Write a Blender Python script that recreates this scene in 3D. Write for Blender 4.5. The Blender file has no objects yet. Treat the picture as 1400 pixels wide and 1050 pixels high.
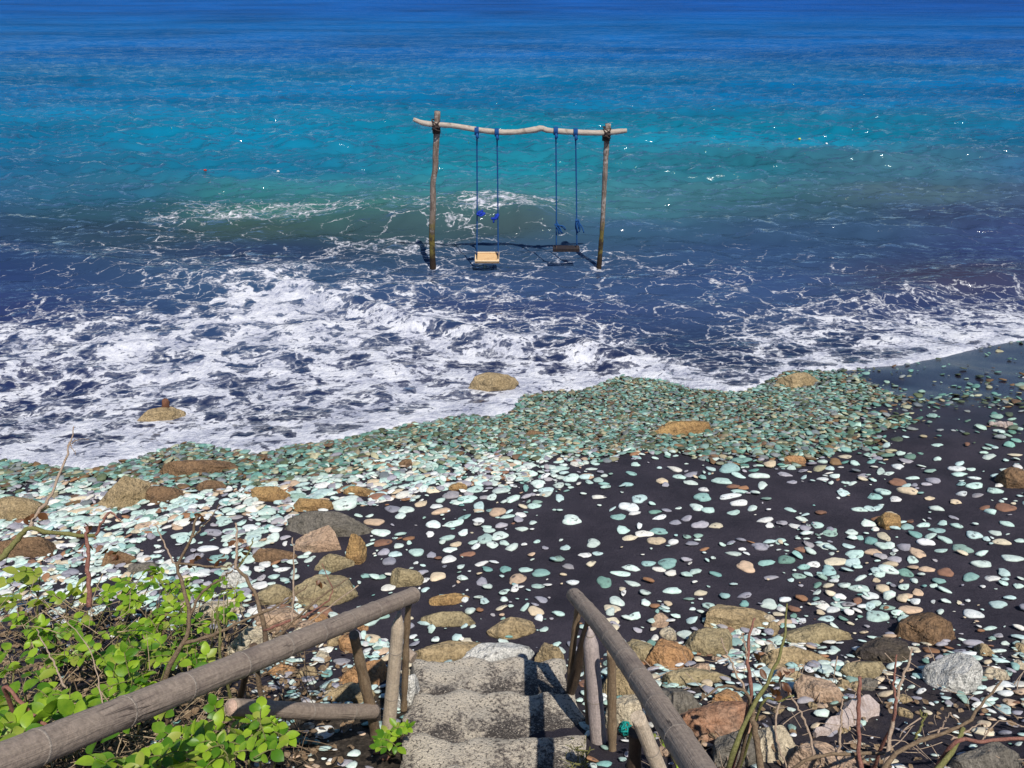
import bpy, bmesh, math, random
import numpy as np
from mathutils import Vector, Matrix, noise as mnoise

R = math.radians
random.seed(7); rng = np.random.default_rng(7)
scene = bpy.context.scene
COL = scene.collection

# ------------------------------------------------------------------ camera
CAM_H, PITCH, FPX = 5.2, 28.5, 1099.0          # photo is 1400 x 1050
cd = bpy.data.cameras.new('camera'); cam = bpy.data.objects.new('camera', cd); COL.objects.link(cam)
cd.sensor_width = 36.0; cd.lens = 36.0*FPX/1400.0; cd.clip_start = 0.05; cd.clip_end = 9000
cam.location = (0, 0, CAM_H); cam.rotation_euler = (R(90-PITCH), 0, 0)
scene.camera = cam
# ------------------------------------------------------------------ sky, sun, exposure
LD = Vector((-0.22, 0.55, -1.0)).normalized()    # direction the sunlight travels
sun_el = math.asin(-LD.z); sun_az = math.atan2(-LD.x, -LD.y)
w = bpy.data.worlds.new('World'); scene.world = w; w.use_nodes = True
wn = w.node_tree; bg = wn.nodes['Background']
sky = wn.nodes.new('ShaderNodeTexSky'); sky.sky_type = 'NISHITA'; sky.sun_disc = False
sky.sun_elevation = sun_el; sky.sun_rotation = sun_az
sky.air_density = 1.0; sky.dust_density = 0.0; sky.ozone_density = 8.0; sky.altitude = 2500
wn.links.new(sky.outputs[0], bg.inputs['Color']); bg.inputs['Strength'].default_value = 0.085
sd = bpy.data.lights.new('sun', 'SUN'); so = bpy.data.objects.new('sun', sd); COL.objects.link(so)
sd.energy = 4.4; sd.angle = R(0.5); sd.color = (1.0, 0.95, 0.88)
so.rotation_euler = LD.to_track_quat('-Z', 'Y').to_euler()
vs = scene.view_settings; vs.view_transform = 'Standard'; vs.look = 'None'; vs.gamma = 1.0; vs.exposure = 0.12
try: vs.use_curve_mapping = False
except Exception: pass
scene.cycles.max_bounces = 6; scene.cycles.transparent_max_bounces = 8
scene.cycles.use_denoising = True

# ------------------------------------------------------------------ helpers
CP, SP = math.cos(R(PITCH)), math.sin(R(PITCH))
def lin(r, g, b):
    f = lambda c: (c/255/12.92) if c/255 <= .04045 else ((c/255+.055)/1.055)**2.4
    return (f(r), f(g), f(b))
def ray(px, py):
    x = (px-700)/FPX; d = (py-525)/FPX
    return np.array([x, CP-d*SP, -(SP+d*CP)])            # unit depth
def at_depth(px, py, d): return np.array([0, 0, CAM_H]) + ray(px, py)*d
def at_y(px, py, Y): r = ray(px, py); return np.array([0, 0, CAM_H]) + r*(Y/r[1])
def at_z(px, py, z): r = ray(px, py); return np.array([0, 0, CAM_H]) + r*((z-CAM_H)/r[2])
def depth_of(p): return p[1]*CP + (CAM_H-p[2])*SP
def sstep(a, b, x): t = np.clip((x-a)/(b-a), 0, 1); return t*t*(3-2*t)

_perm = rng.random((256, 256)).astype(np.float32)
def vnoise(x, y):                                         # 2-D value noise, vectorised
    xi = np.floor(x).astype(int); yi = np.floor(y).astype(int)
    fx = x-xi; fy = y-yi; fx = fx*fx*(3-2*fx); fy = fy*fy*(3-2*fy)
    g = lambda a, b: _perm[a & 255, b & 255]
    return (g(xi, yi)*(1-fx)+g(xi+1, yi)*fx)*(1-fy)+(g(xi, yi+1)*(1-fx)+g(xi+1, yi+1)*fx)*fy
def fbm(x, y, o=4):
    s = 0; a = .5
    for i in range(o): s = s+a*vnoise(x*2**i+i*17.3, y*2**i+i*9.1); a *= .5
    return s

def shore(x): return 9.1+.24*x
def ground(x, y):
    x = np.asarray(x, float); y = np.asarray(y, float)
    d = shore(x)-y
    z = np.where(d > 0, .08+.22*d, .08+.16*d)
    z = np.maximum(z, -2.2+.02*d)
    k = np.clip(3.7-y, 0, 9)
    side = sstep(.1, 1.0, np.abs(x+.12)-.4)
    z = z+np.minimum(k*.26, 2.2)+k*.05*side*np.where(x < 0, 1, .2)
    z = z+(fbm(x*.9+40, y*.9+11, 3)-.45)*.10*sstep(-.5, 1.5, d)
    z = z+(fbm(x*3.1+4, y*3.1+1, 3)-.45)*.035*sstep(.8, 2.5, d)
    z = z+(fbm(x*3+40, y*3+11, 3)-.45)*.05*sstep(.2, 1.2, 4.2-y)*side
    return z
def on_ground(px, py):
    r = ray(px, py); t = CAM_H/-r[2]
    lo, hi = .5, t+20
    for i in range(40):
        m = .5*(lo+hi); p = np.array([0, 0, CAM_H])+r*m
        if p[2] > float(ground(p[0], p[1])): lo = m
        else: hi = m
    return np.array([0, 0, CAM_H])+r*hi

def mesh_obj(name, verts, faces, mat, parent=None, smooth=True, attrs=None):
    me = bpy.data.meshes.new(name)
    verts = np.asarray(verts, np.float32); 
    if isinstance(faces, np.ndarray):
        n = len(faces); k = faces.shape[1]
        me.vertices.add(len(verts)); me.vertices.foreach_set('co', verts.ravel())
        me.loops.add(n*k); me.loops.foreach_set('vertex_index', faces.astype(np.int32).ravel())
        me.polygons.add(n); me.polygons.foreach_set('loop_start', np.arange(0, n*k, k, dtype=np.int32))
        me.polygons.foreach_set('loop_total', np.full(n, k, np.int32))
        me.update(calc_edges=True)
    else:
        me.from_pydata(verts.tolist(), [], faces); me.update()
    if smooth: me.polygons.foreach_set('use_smooth', np.ones(len(me.polygons), bool))
    if attrs:
        for an, (ty, data) in attrs.items():
            a = me.attributes.new(an, ty, 'POINT')
            data = np.asarray(data, np.float32)
            if ty == 'FLOAT_COLOR':
                if data.shape[1] == 3: data = np.concatenate([data, np.ones((len(data), 1), np.float32)], 1)
                a.data.foreach_set('color', data.ravel())
            else: a.data.foreach_set('value', data.ravel())
    me.materials.append(mat)
    o = bpy.data.objects.new(name, me); COL.objects.link(o)
    if parent is not None: o.parent = parent
    return o
def tag(o, label=None, cat=None, group=None, kind=None):
    if label: o['label'] = label
    if cat: o['category'] = cat
    if group: o['group'] = group
    if kind: o['kind'] = kind
    return o
def thing(name, loc, label, cat, group=None):
    e = bpy.data.objects.new(name, None); COL.objects.link(e); e.location = loc; e.empty_display_size = .1
    return tag(e, label, cat, group)
def part(name, verts, faces, mat, parent, **k):
    v = np.asarray(verts, float)-np.array(parent.matrix_world.translation if False else parent.location)
    return mesh_obj(name, v, faces, mat, parent, **k)

# ---- node helper
class NT:
    def __init__(s, name):
        s.m = bpy.data.materials.new(name); s.m.use_nodes = True; s.t = s.m.node_tree; s.t.nodes.clear()
        s.out = s.n('ShaderNodeOutputMaterial')
    def n(s, ty, **k):
        x = s.t.nodes.new(ty)
        for a, b in k.items(): setattr(x, a, b)
        return x
    def set(s, sock, v):
        if isinstance(v, bpy.types.NodeSocket): s.t.links.new(v, sock)
        else:
            if hasattr(sock, 'default_value'):
                if sock.type == 'RGBA' and len(v) == 3: v = (*v, 1)
                sock.default_value = v
    def attr(s, name): return s.n('ShaderNodeAttribute', attribute_name=name)
    def math(s, op, a, b=0.0, c=0.0, clamp=False):
        x = s.n('ShaderNodeMath', operation=op, use_clamp=clamp)
        s.set(x.inputs[0], a); s.set(x.inputs[1], b); s.set(x.inputs[2], c); return x.outputs[0]
    def vmath(s, op, a, b):
        x = s.n('ShaderNodeVectorMath', operation=op); s.set(x.inputs[0], a); s.set(x.inputs[1], b); return x.outputs[0]
    def noise(s, vec, scale, detail=4, rough=.55, dist=0, col=False):
        x = s.n('ShaderNodeTexNoise'); s.set(x.inputs['Vector'], vec); x.inputs['Scale'].default_value = scale
        x.inputs['Detail'].default_value = detail; x.inputs['Roughness'].default_value = rough; x.inputs['Distortion'].default_value = dist
        return x.outputs['Color' if col else 'Fac']
    def vor(s, vec, scale, feature='DISTANCE_TO_EDGE', out='Distance', rnd=1.0):
        x = s.n('ShaderNodeTexVoronoi', feature=feature); s.set(x.inputs['Vector'], vec); x.inputs['Scale'].default_value = scale
        x.inputs['Randomness'].default_value = rnd
        return x.outputs[out]
    def ss(s, v, a, b, lo=0.0, hi=1.0):
        x = s.n('ShaderNodeMapRange', interpolation_type='SMOOTHSTEP'); s.set(x.inputs[0], v); s.set(x.inputs[1], a); s.set(x.inputs[2], b)
        x.inputs[3].default_value = lo; x.inputs[4].default_value = hi; return x.outputs[0]
    def mix(s, f, a, b, blend='MIX'):
        x = s.n('ShaderNodeMix', data_type='RGBA', blend_type=blend); s.set(x.inputs[0], f); s.set(x.inputs[6], a); s.set(x.inputs[7], b); return x.outputs[2]
    def ramp(s, f, stops):
        x = s.n('ShaderNodeValToRGB'); s.set(x.inputs[0], f); e = x.color_ramp.elements
        while len(e) < len(stops): e.new(.5)
        for el, (p, c) in zip(e, stops): el.position = p; el.color = (*c, 1)
        return x.outputs[0]
    def bump(s, h, strength, dist, normal=None):
        x = s.n('ShaderNodeBump'); s.set(x.inputs['Height'], h); x.inputs['Strength'].default_value = strength; x.inputs['Distance'].default_value = dist
        if normal is not None: s.set(x.inputs['Normal'], normal)
        return x.outputs[0]
    def geo(s, out='Position'): return s.n('ShaderNodeNewGeometry').outputs[out]
    def obj(s): return s.n('ShaderNodeTexCoord').outputs['Object']
    def bsdf(s, col, rough=.6, normal=None, ior=1.45, spec=.5, link=True, **k):
        x = s.n('ShaderNodeBsdfPrincipled'); s.set(x.inputs['Base Color'], col); s.set(x.inputs['Roughness'], rough)
        x.inputs['IOR'].default_value = ior; s.set(x.inputs['Specular IOR Level'], spec)
        if normal is not None: s.set(x.inputs['Normal'], normal)
        if link: s.t.links.new(x.outputs[0], s.out.inputs['Surface'])
        return x

# ------------------------------------------------------------------ world-space fields from control points
def field(pts, X, Y, power=2.2, soft=.15, ax=1.0, ay=1.6):
    """smooth scattered interpolation of world-space control points (x, y, values...)"""
    pts = np.asarray(pts, np.float32); X = X.astype(np.float32); Y = Y.astype(np.float32)
    out = np.zeros((X.size, pts.shape[1]-2), np.float32)
    Xf, Yf = X.ravel(), Y.ravel(); CH = 40000
    for a in range(0, Xf.size, CH):
        dx = (Xf[a:a+CH, None]-pts[None, :, 0])*ax; dy = (Yf[a:a+CH, None]-pts[None, :, 1])*ay
        wgt = 1.0/((dx*dx+dy*dy)+soft*soft)**power
        out[a:a+CH] = (wgt@pts[:, 2:])/wgt.sum(1)[:, None]
    return out

# swash edge (where the sheet of water ends on the beach)
EDGE = [(-420,690),(-250,668),(-120,648),(0,632),(45,638),(86,643),(128,643),(177,631),(223,618),(257,608),(285,614),(314,620),(357,624),(393,614),
 (464,603),(521,590),(578,581),(636,571),(660,573),(678,573),(701,563),(717,541),(752,537),(786,537),(814,531),(851,516),(900,521),(926,526),
 (943,533),(986,536),(1020,538),(1043,529),(1078,509),(1130,508),(1171,507),(1239,500),(1293,489),(1329,480),(1400,467),(1500,452),(1650,432),(1900,410)]
ep = np.array([on_ground(*p) for p in EDGE]); ep = ep[np.argsort(ep[:, 0])]
def edge_y(x): return np.interp(x, ep[:, 0], ep[:, 1])+(fbm(x*2.3, x*0+3.1, 4)-.47)*.16

# foam amount on the water: rows of (photo row, [(photo column, amount)...])
FOAM = {
 262:[(-100,0),(200,0),(400,.05),(560,0),(700,.05),(900,0),(1200,0),(1500,0)],
 285:[(-100,0),(0,0),(150,.05),(200,.2),(250,.34),(300,.44),(350,.5),(430,.47),(500,.36),(560,.24),(620,.42),(660,.6),(700,.5),(750,.28),(800,.06),(900,.02),(1100,0),(1300,.08),(1400,.06)],
 310:[(-100,0),(0,0),(100,.05),(200,.18),(300,.17),(400,.12),(500,.2),(600,.22),(680,.2),(750,.16),(850,.08),(1000,.06),(1200,.03),(1400,.1)],
 340:[(-100,.1),(0,.18),(80,.14),(200,.28),(290,.3),(400,.18),(450,.3),(520,.33),(600,.38),(700,.3),(800,.24),(950,.14),(1100,.1),(1300,.06),(1400,.08)],
 370:[(-100,.15),(0,.15),(100,.15),(200,.3),(270,.34),(330,.5),(380,.7),(450,.28),(540,.33),(620,.4),(700,.34),(780,.3),(870,.24),(1000,.24),(1100,.18),(1250,.12),(1350,.2),(1400,.18)],
 400:[(-100,.3),(0,.22),(70,.3),(150,.27),(250,.34),(320,.74),(400,.86),(470,.76),(520,.5),(600,.38),(700,.4),(800,.33),(900,.25),(1000,.28),(1100,.24),(1200,.3),(1300,.45),(1400,.52)],
 430:[(-100,.6),(0,.6),(80,.6),(160,.62),(240,.62),(320,.74),(400,.72),(480,.72),(550,.75),(620,.62),(700,.48),(780,.42),(860,.3),(950,.25),(1030,.42),(1100,.64),(1200,.64),(1300,.68),(1400,.72)],
 460:[(-100,.65),(0,.66),(100,.72),(200,.72),(300,.74),(400,.74),(500,.78),(600,.7),(700,.72),(780,.72),(840,.5),(900,.38),(960,.3),(1020,.52),(1100,.65),(1200,.7),(1300,.75),(1380,.9),(1500,.9)],
 490:[(-100,.75),(0,.74),(100,.78),(200,.78),(300,.84),(400,.84),(500,.82),(600,.68),(700,.7),(800,.72),(880,.85),(930,.5),(980,.45),(1050,.62),(1150,.74),(1220,.85),(1280,.9)],
 515:[(-100,.65),(0,.64),(60,.7),(150,.7),(250,.82),(350,.86),(450,.86),(550,.86),(650,.78),(750,.82),(830,.92),(900,.92),(960,.62),(1010,.62),(1060,.75)],
 545:[(-100,.7),(0,.68),(100,.74),(180,.78),(300,.72),(400,.78),(480,.66),(560,.72),(640,.82),(700,.95)],
 570:[(-100,.7),(0,.68),(100,.8),(190,.68),(280,.62),(360,.64),(440,.76),(520,.9),(600,.95)],
 600:[(-100,.85),(0,.8),(80,.84),(150,.88),(230,.72),(300,.76),(380,.85),(450,.95)],
 622:[(-100,.95),(0,.95),(100,.95),(200,.9),(330,.95)],
}
foam_pts = []
for rr, L in FOAM.items():
    for c, v in L:
        p = at_z(c, rr, .12); foam_pts.append((p[0], p[1], v))
# water body colour (depth and stirred-up black sand)
BODY = [(-120,(-100,1,80,158),(700,1,80,160),(1500,1,76,156)),(0,(-100,3,90,168),(350,2,92,172),(700,2,87,170),(1100,2,84,168),(1500,2,80,164)),
 (60,(-100,6,102,172),(350,3,101,175),(700,3,103,176),(1100,3,99,174),(1500,4,93,170)),
 (120,(-100,14,110,166),(350,8,118,170),(700,8,120,172),(1100,8,113,170),(1500,10,104,164)),
 (180,(-100,18,118,162),(350,12,130,168),(700,12,138,166),(1100,14,132,164),(1500,22,114,157)),
 (225,(-100,34,112,156),(350,24,124,160),(700,28,138,158),(1000,46,132,152),(1200,70,122,142),(1500,54,106,146)),
 (262,(-100,46,102,142),(150,46,106,135),(350,54,124,130),(700,54,130,138),(1000,68,124,136),(1250,86,116,128),(1500,70,90,126)),
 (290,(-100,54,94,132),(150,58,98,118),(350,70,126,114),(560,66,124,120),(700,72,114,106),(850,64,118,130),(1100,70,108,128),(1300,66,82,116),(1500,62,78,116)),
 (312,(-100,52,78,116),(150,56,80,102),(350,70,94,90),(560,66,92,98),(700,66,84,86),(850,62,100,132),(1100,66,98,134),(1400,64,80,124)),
 (340,(-100,50,74,120),(350,56,76,114),(700,64,94,130),(1000,62,92,134),(1400,60,76,124)),
 (375,(-100,48,68,114),(700,60,84,124),(1000,56,80,122),(1330,66,64,84),(1450,54,66,106)),
 (420,(-100,46,58,100),(700,52,68,108),(1400,48,60,100)),(520,(-100,42,52,90),(700,46,56,92),(1400,42,52,88)),(620,(-100,38,44,74),(700,38,44,72))]
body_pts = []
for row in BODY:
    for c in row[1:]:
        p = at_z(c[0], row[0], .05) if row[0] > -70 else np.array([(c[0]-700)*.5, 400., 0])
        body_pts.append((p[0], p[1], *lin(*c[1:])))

# ------------------------------------------------------------------ sea
def fft_tile(N, L, lam, spread, seed, wdir):
    r = np.random.default_rng(seed); k = np.fft.fftfreq(N, L/N)*2*np.pi
    kx, ky = np.meshgrid(k, k, indexing='ij'); kk = np.hypot(kx, ky); kk[0, 0] = 1
    kp = 2*np.pi/lam
    S = np.exp(-1.2*(kp/kk)**2)/kk**3.4*np.abs((kx*wdir[0]+ky*wdir[1])/kk)**spread*np.exp(-(kk*.05)**2); S[0, 0] = 0
    h = np.real(np.fft.ifft2(np.sqrt(S)*(r.normal(size=(N, N))+1j*r.normal(size=(N, N))))); return (h/h.std()).astype(np.float32)
def tile_at(T, L, x, y):
    N = T.shape[0]; u = (x/L*N) % N; v = (y/L*N) % N; i = u.astype(int); j = v.astype(int); fu = u-i; fv = v-j
    i %= N; j %= N; i2 = (i+1) % N; j2 = (j+1) % N
    return (T[i, j]*(1-fu)+T[i2, j]*fu)*(1-fv)+(T[i, j2]*(1-fu)+T[i2, j2]*fu)*fv
T1 = fft_tile(512, 41.0, 2.6, 2.0, 3, (.28, .96)); T2 = fft_tile(512, 17.0, 1.1, 1.2, 5, (-.25, .97))

ys = [5.2]
while ys[-1] < 3200: ys.append(ys[-1]+max(.025, ys[-1]**2/4300))
ys = np.array(ys); NU = 600
us = np.linspace(-1, 1, NU)
Yg = np.repeat(ys[:, None], NU, 1); Xg = us[None, :]*(4.5+.74*Yg+.9*np.clip(Yg-30, 0, None))
def pixline(L, z): a = np.array([at_z(c, r, z) for c, r in L]); return a[np.argsort(a[:, 0])]
# breaking wave, its small neighbours and the bore front
crest = pixline([(-300,306),(0,300),(150,292),(300,281),(450,279),(560,280),(650,278),(700,281),(760,286),(900,296),(1200,290),(1600,280)], .35)
crest_h = [(-6,.04),(-4.2,.12),(-3,.3),(-1.5,.36),(-.4,.42),(.2,.44),(.9,.3),(1.8,.14),(4,.06),(9,.06)]
crest2 = pixline([(-300,352),(0,340),(80,345),(250,365)], .15)
crest3 = pixline([(1180,400),(1290,378),(1400,372),(1600,365)], .15)
bore = pixline([(150,430),(250,398),(340,378),(420,386),(470,400),(560,428),(640,447),(700,456),(770,463),(830,478),(880,495),(935,513),(960,524)], .15)
def ridge(x, y, line, hfun, front, back):
    yc = np.interp(x, line[:, 0], line[:, 1])+(fbm(x*1.7+5, x*0, 3)-.45)*.25; d = y-yc
    prof = np.where(d < 0, np.exp(-(d/front)**2), np.exp(-(d/back)**2))
    return hfun(x)*prof*(.8+.4*fbm(x*2.1, y*.6+3, 3))
def sea_level(x, y):
    lod = 1/(1+(y*y/4300/.45)**2)
    a = .018+.040*sstep(13, 24, y)
    z = a*(tile_at(T1, 41., x, y)*.9+tile_at(T2, 17., x*.96+y*.28, y*.96-x*.28)*.45)*lod
    z = z+.05*np.sin(.9*y+.25*x+1.2*fbm(x*.15, y*.2, 2)*6)*sstep(17, 26, y)*lod
    z = z+ridge(x, y, crest, lambda q: np.interp(q, [c[0] for c in crest_h], [c[1] for c in crest_h]), .62, 1.7)
    z = z+ridge(x, y, crest2, lambda q: .13*sstep(-3.0, -5.0, q), .4, .7)
    z = z+ridge(x, y, crest3, lambda q: .14*sstep(4.6, 6.0, q), .35, .6)
    z = z+ridge(x, y, bore, lambda q: .17*sstep(-5.2, -3.6, q)*sstep(2.6, 1.6, q), .32, .22)
    return z
dg = Yg-edge_y(Xg)
Gg = ground(Xg, Yg)
sheet = Gg+.05*sstep(-.02, .16, dg)+.05*sstep(.1, 1.6, dg)-.012+.02*(fbm(Xg*2.2, Yg*3.2, 4)-.47)*sstep(.1, .6, dg)
Zs = sea_level(Xg, Yg)
lumps = (fbm(Xg*3.5+Yg*1.4, Yg*6, 4)-.45)*.055*sstep(0, .5, dg)*sstep(16, 12, Yg)
kk = .10
hmix = np.clip(.5+.5*(sheet-Zs)/kk, 0, 1); Zw = Zs*(1-hmix)+sheet*hmix+kk*hmix*(1-hmix)+lumps
Zw = np.where(dg > 0, Zw, Gg-.012-.25*sstep(0, .5, -dg))
near = (Yg < 26)
D = np.zeros(Xg.size, np.float32)
D[near.ravel()] = field(foam_pts, Xg[near], Yg[near], power=2.0, soft=.12, ax=1.0, ay=1.7)[:, 0]
D = D.reshape(Xg.shape)*sstep(24, 18, Yg)
D = D+(fbm(Xg*.8, Yg*.9, 3)-.44)*.5*sstep(.03, .3, D)
for c_, r_ in ((592, 366), (819, 367)):
    pp_ = at_z(c_, r_, 0); D = np.maximum(D, .62*np.exp(-(((Xg-pp_[0])/.28)**2+((Yg-14.1)/.30)**2)))
D = np.maximum(D, sstep(.46, .05, dg+(fbm(Xg*3, Yg*3, 3)-.45)*.3)*1.25)
Bc = np.concatenate([field(body_pts, Xg/(1+Yg/14)*15, np.log(Yg)*15, 2.0, .3, 1, 2.2)], 1) if False else None
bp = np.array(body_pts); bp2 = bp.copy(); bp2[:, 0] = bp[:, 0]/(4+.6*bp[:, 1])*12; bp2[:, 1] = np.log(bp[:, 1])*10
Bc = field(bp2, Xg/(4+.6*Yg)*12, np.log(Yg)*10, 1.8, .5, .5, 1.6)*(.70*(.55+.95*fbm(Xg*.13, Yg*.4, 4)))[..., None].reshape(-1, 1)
nr, nc = Xg.shape
idx = np.arange(nr*nc).reshape(nr, nc)
quads = np.stack([idx[:-1, :-1], idx[:-1, 1:], idx[1:, 1:], idx[1:, :-1]], -1).reshape(-1, 4)
keep = (dg.ravel()[quads] > -.8).any(1); quads = quads[keep]
used = np.unique(quads); remap = np.full(nr*nc, -1); remap[used] = np.arange(len(used))
V = np.stack([Xg, Yg, Zw], -1).reshape(-1, 3)[used]

def mat_water():
    t = NT('sea_water'); P = t.geo()
    body = t.attr('body').outputs['Color']; Dn = t.attr('foam').outputs['Fac']
    fadeY = t.n('ShaderNodeSeparateXYZ'); t.set(fadeY.inputs[0], P); y = fadeY.outputs[1]
    flat = t.vmath('MULTIPLY', P, (1, 1, 0))
    # foam lace
    wv = t.vmath('SCALE', t.vmath('SUBTRACT', t.noise(flat, 1.3, 3, .6, col=True), (.5, .5, .5)), (0, 0, 0))
    wv.node.inputs['Scale'].default_value = .75
    wv2 = t.vmath('SCALE', t.vmath('SUBTRACT', t.noise(flat, 5.0, 3, .6, col=True), (.5, .5, .5)), (0, 0, 0))
    wv2.node.inputs['Scale'].default_value = .16
    q = t.vmath('ADD', t.vmath('ADD', flat, wv), wv2)
    rot = t.n('ShaderNodeMapping'); t.set(rot.inputs['Vector'], q); rot.inputs['Rotation'].default_value = (0, 0, .38); rot.inputs['Scale'].default_value = (.66, 1.08, 1); qs = rot.outputs[0]
    v1 = t.vor(qs, 1.7); v2 = t.vor(qs, 4.3); v3 = t.vor(t.vmath('ADD', qs, (3.3, 1.7, 0)), 10.0)
    n1 = t.noise(qs, 2.5, 4, .62); n2 = t.noise(flat, 13, 5, .7)
    # ridge value high on cell borders
    e1 = t.ss(v1, 0.0, .42, 1.0, 0.0); e2 = t.ss(v2, 0.0, .42, 1.0, 0.0); e3 = t.ss(v3, 0., .42, 1., 0.)
    S = t.math('ADD', t.math('MULTIPLY', e1, .40), t.math('MULTIPLY', e2, .30))
    S = t.math('ADD', S, t.math('MULTIPLY', e3, .20))
    S = t.math('ADD', S, t.math('MULTIPLY', t.math('SUBTRACT', n1, .5), .75))
    S = t.math('ADD', S, t.math('MULTIPLY', t.math('SUBTRACT', n2, .5), .42))
    Dm = Dn
    thr = t.math('SUBTRACT', 1.235, t.math('MULTIPLY', Dm, .80))
    foam = t.ss(t.math('SUBTRACT', S, thr), -.03, .045)
    foam = t.math('MULTIPLY', foam, t.ss(Dn, .02, .12))
    sm = t.math('ADD', Dn, t.math('MULTIPLY', t.math('SUBTRACT', n1, .5), 1.1))
    wid = t.math('ADD', .012, t.math('MULTIPLY', t.ss(sm, .1, .8), .10))
    l1 = t.ss(v1, wid, t.math('MULTIPLY', wid, .35)); l1.node.inputs[3].default_value = 0; l1.node.inputs[4].default_value = 1
    l2 = t.ss(v2, wid, t.math('MULTIPLY', wid, .35))
    st = t.math('MAXIMUM', t.math('MULTIPLY', l1, t.ss(sm, .10, .30)), t.math('MULTIPLY', l2, t.ss(sm, .26, .46)))
    st = t.math('MULTIPLY', st, t.math('MULTIPLY', t.ss(Dn, .04, .16), t.ss(n2, .36, .56)))
    foam = t.math('MAXIMUM', foam, t.math('MULTIPLY', st, .8))
    veil = t.math('MULTIPLY', t.ss(Dm, .25, .9), t.ss(t.math('SUBTRACT', S, thr), -.30, .05))
    ftot = t.math('MAXIMUM', foam, t.math('MULTIPLY', veil, .32), clamp=True)
    ftot = t.math('MULTIPLY', ftot, t.ss(t.math('ADD', t.math('MULTIPLY', n1, .6), t.math('MULTIPLY', n2, .4)), .34, .54, .76, 1.0))
    # ripples
    b1 = t.noise(t.vmath('MULTIPLY', P, (.40, 1, .3)), 1.25, 2, .5, .5); b2 = t.noise(t.vmath('MULTIPLY', P, (.5, 1, .3)), 3.6, 2, .55, .4)
    b3 = t.noise(t.vmath('MULTIPLY', P, (.7, 1, .3)), 11, 2, .6)
    b0 = t.noise(t.vmath('MULTIPLY', P, (.35, 1, .3)), .45, 2, .5)
    off = t.ss(y, 11, 19, .5, 1.0)
    hgt = t.math('MULTIPLY', t.math('ADD', t.math('MULTIPLY', b1, .42), t.math('MULTIPLY', b2, .13)), off)
    hgt = t.math('ADD', hgt, t.math('MULTIPLY', b3, .022))
    hgt = t.math('ADD', hgt, t.math('MULTIPLY', t.math('MULTIPLY', b0, t.ss(y, 25, 70)), .55))
    nw = t.bump(hgt, 1.0, 1.0)
    fb = t.bump(t.math('ADD', t.math('MULTIPLY', ftot, .5), t.math('ADD', t.math('MULTIPLY', n2, .7), t.math('MULTIPLY', n1, 1.1))), .75, .10)
    bodyc = body
    df = t.n('ShaderNodeBsdfDiffuse'); t.set(df.inputs['Color'], bodyc)
    gl = t.n('ShaderNodeBsdfGlossy'); t.set(gl.inputs['Normal'], nw); t.set(gl.inputs['Roughness'], t.ss(y, 10, 80, .07, .12))
    fr = t.n('ShaderNodeFresnel'); fr.inputs['IOR'].default_value = 1.333; t.set(fr.inputs['Normal'], nw)
    wat = t.n('ShaderNodeMixShader'); t.set(wat.inputs[0], t.math('MINIMUM', fr.outputs[0], t.ss(y, 18, 70, .80, .11)))   # wave slopes mask each other at grazing angles
    t.t.links.new(df.outputs[0], wat.inputs[1]); t.t.links.new(gl.outputs[0], wat.inputs[2])
    fcol = t.ramp(t.math('ADD', t.math('MULTIPLY', n1, .5), t.math('MULTIPLY', n2, .5)), [(.30, (.34, .37, .52)), (.46, (.58, .60, .69)), (.60, (.76, .77, .80))])
    fo = t.bsdf(fcol, .65, fb, 1.33, .3, link=False)
    mx = t.n('ShaderNodeMixShader'); t.set(mx.inputs[0], ftot); t.t.links.new(wat.outputs[0], mx.inputs[1]); t.t.links.new(fo.outputs[0], mx.inputs[2])
    t.t.links.new(mx.outputs[0], t.out.inputs['Surface'])
    return t.m
M = {}
M['water'] = mat_water()
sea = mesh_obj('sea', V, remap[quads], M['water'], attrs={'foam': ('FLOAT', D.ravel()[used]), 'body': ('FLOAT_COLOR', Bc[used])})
tag(sea, kind='structure')

# ------------------------------------------------------------------ beach
def mat_sand():
    t = NT('black_sand'); P = t.geo()
    wet = t.attr('wet').outputs['Fac']; soil = t.attr('soil').outputs['Fac']
    n1 = t.noise(P, 260, 3, .7); n2 = t.noise(P, 2.2, 5, .6); n3 = t.noise(P, 34, 4, .65)
    c = t.ramp(n1, [(.32, (.016, .0145, .021)), (.52, (.036, .033, .046)), (.72, (.09, .084, .10))])
    c = t.mix(1.0, c, t.ramp(n2, [(.3, (.66, .66, .68)), (.7, (1.42, 1.34, 1.30))]), 'MULTIPLY')
    brown = t.ramp(n3, [(.3, (.02, .017, .013)), (.5, (.05, .04, .03)), (.7, (.12, .095, .07))])
    c = t.mix(t.ss(t.math('ADD', soil, t.math('MULTIPLY', t.math('SUBTRACT', n2, .5), .8)), .35, .65), c, brown)
    c = t.mix(wet, c, t.mix(1.0, c, (.45, .45, .55), 'MULTIPLY'))
    rough = t.math('SUBTRACT', .85, t.math('MULTIPLY', wet, .60))
    h = t.math('ADD', t.math('MULTIPLY', n1, .25), t.math('ADD', t.math('MULTIPLY', n3, .6), t.math('MULTIPLY', n2, 2.0)))
    x = t.n('ShaderNodeBump'); t.set(x.inputs['Height'], h); x.inputs['Distance'].default_value = .025
    t.set(x.inputs['Strength'], t.math('SUBTRACT', .75, t.math('MULTIPLY', wet, .62)))
    bs = t.bsdf(c, rough, x.outputs[0], 1.45, t.math('ADD', .15, t.math('MULTIPLY', wet, .55)))
    t.set(bs.inputs['Coat Weight'], t.ss(wet, .45, .95, 0, .2)); bs.inputs['Coat Roughness'].default_value = .06; bs.inputs['Coat IOR'].default_value = 1.6; t.set(bs.inputs['Coat Tint'], (1, 1, 1))
    return t.m
M['sand'] = mat_sand()
gy = [-6.]
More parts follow.
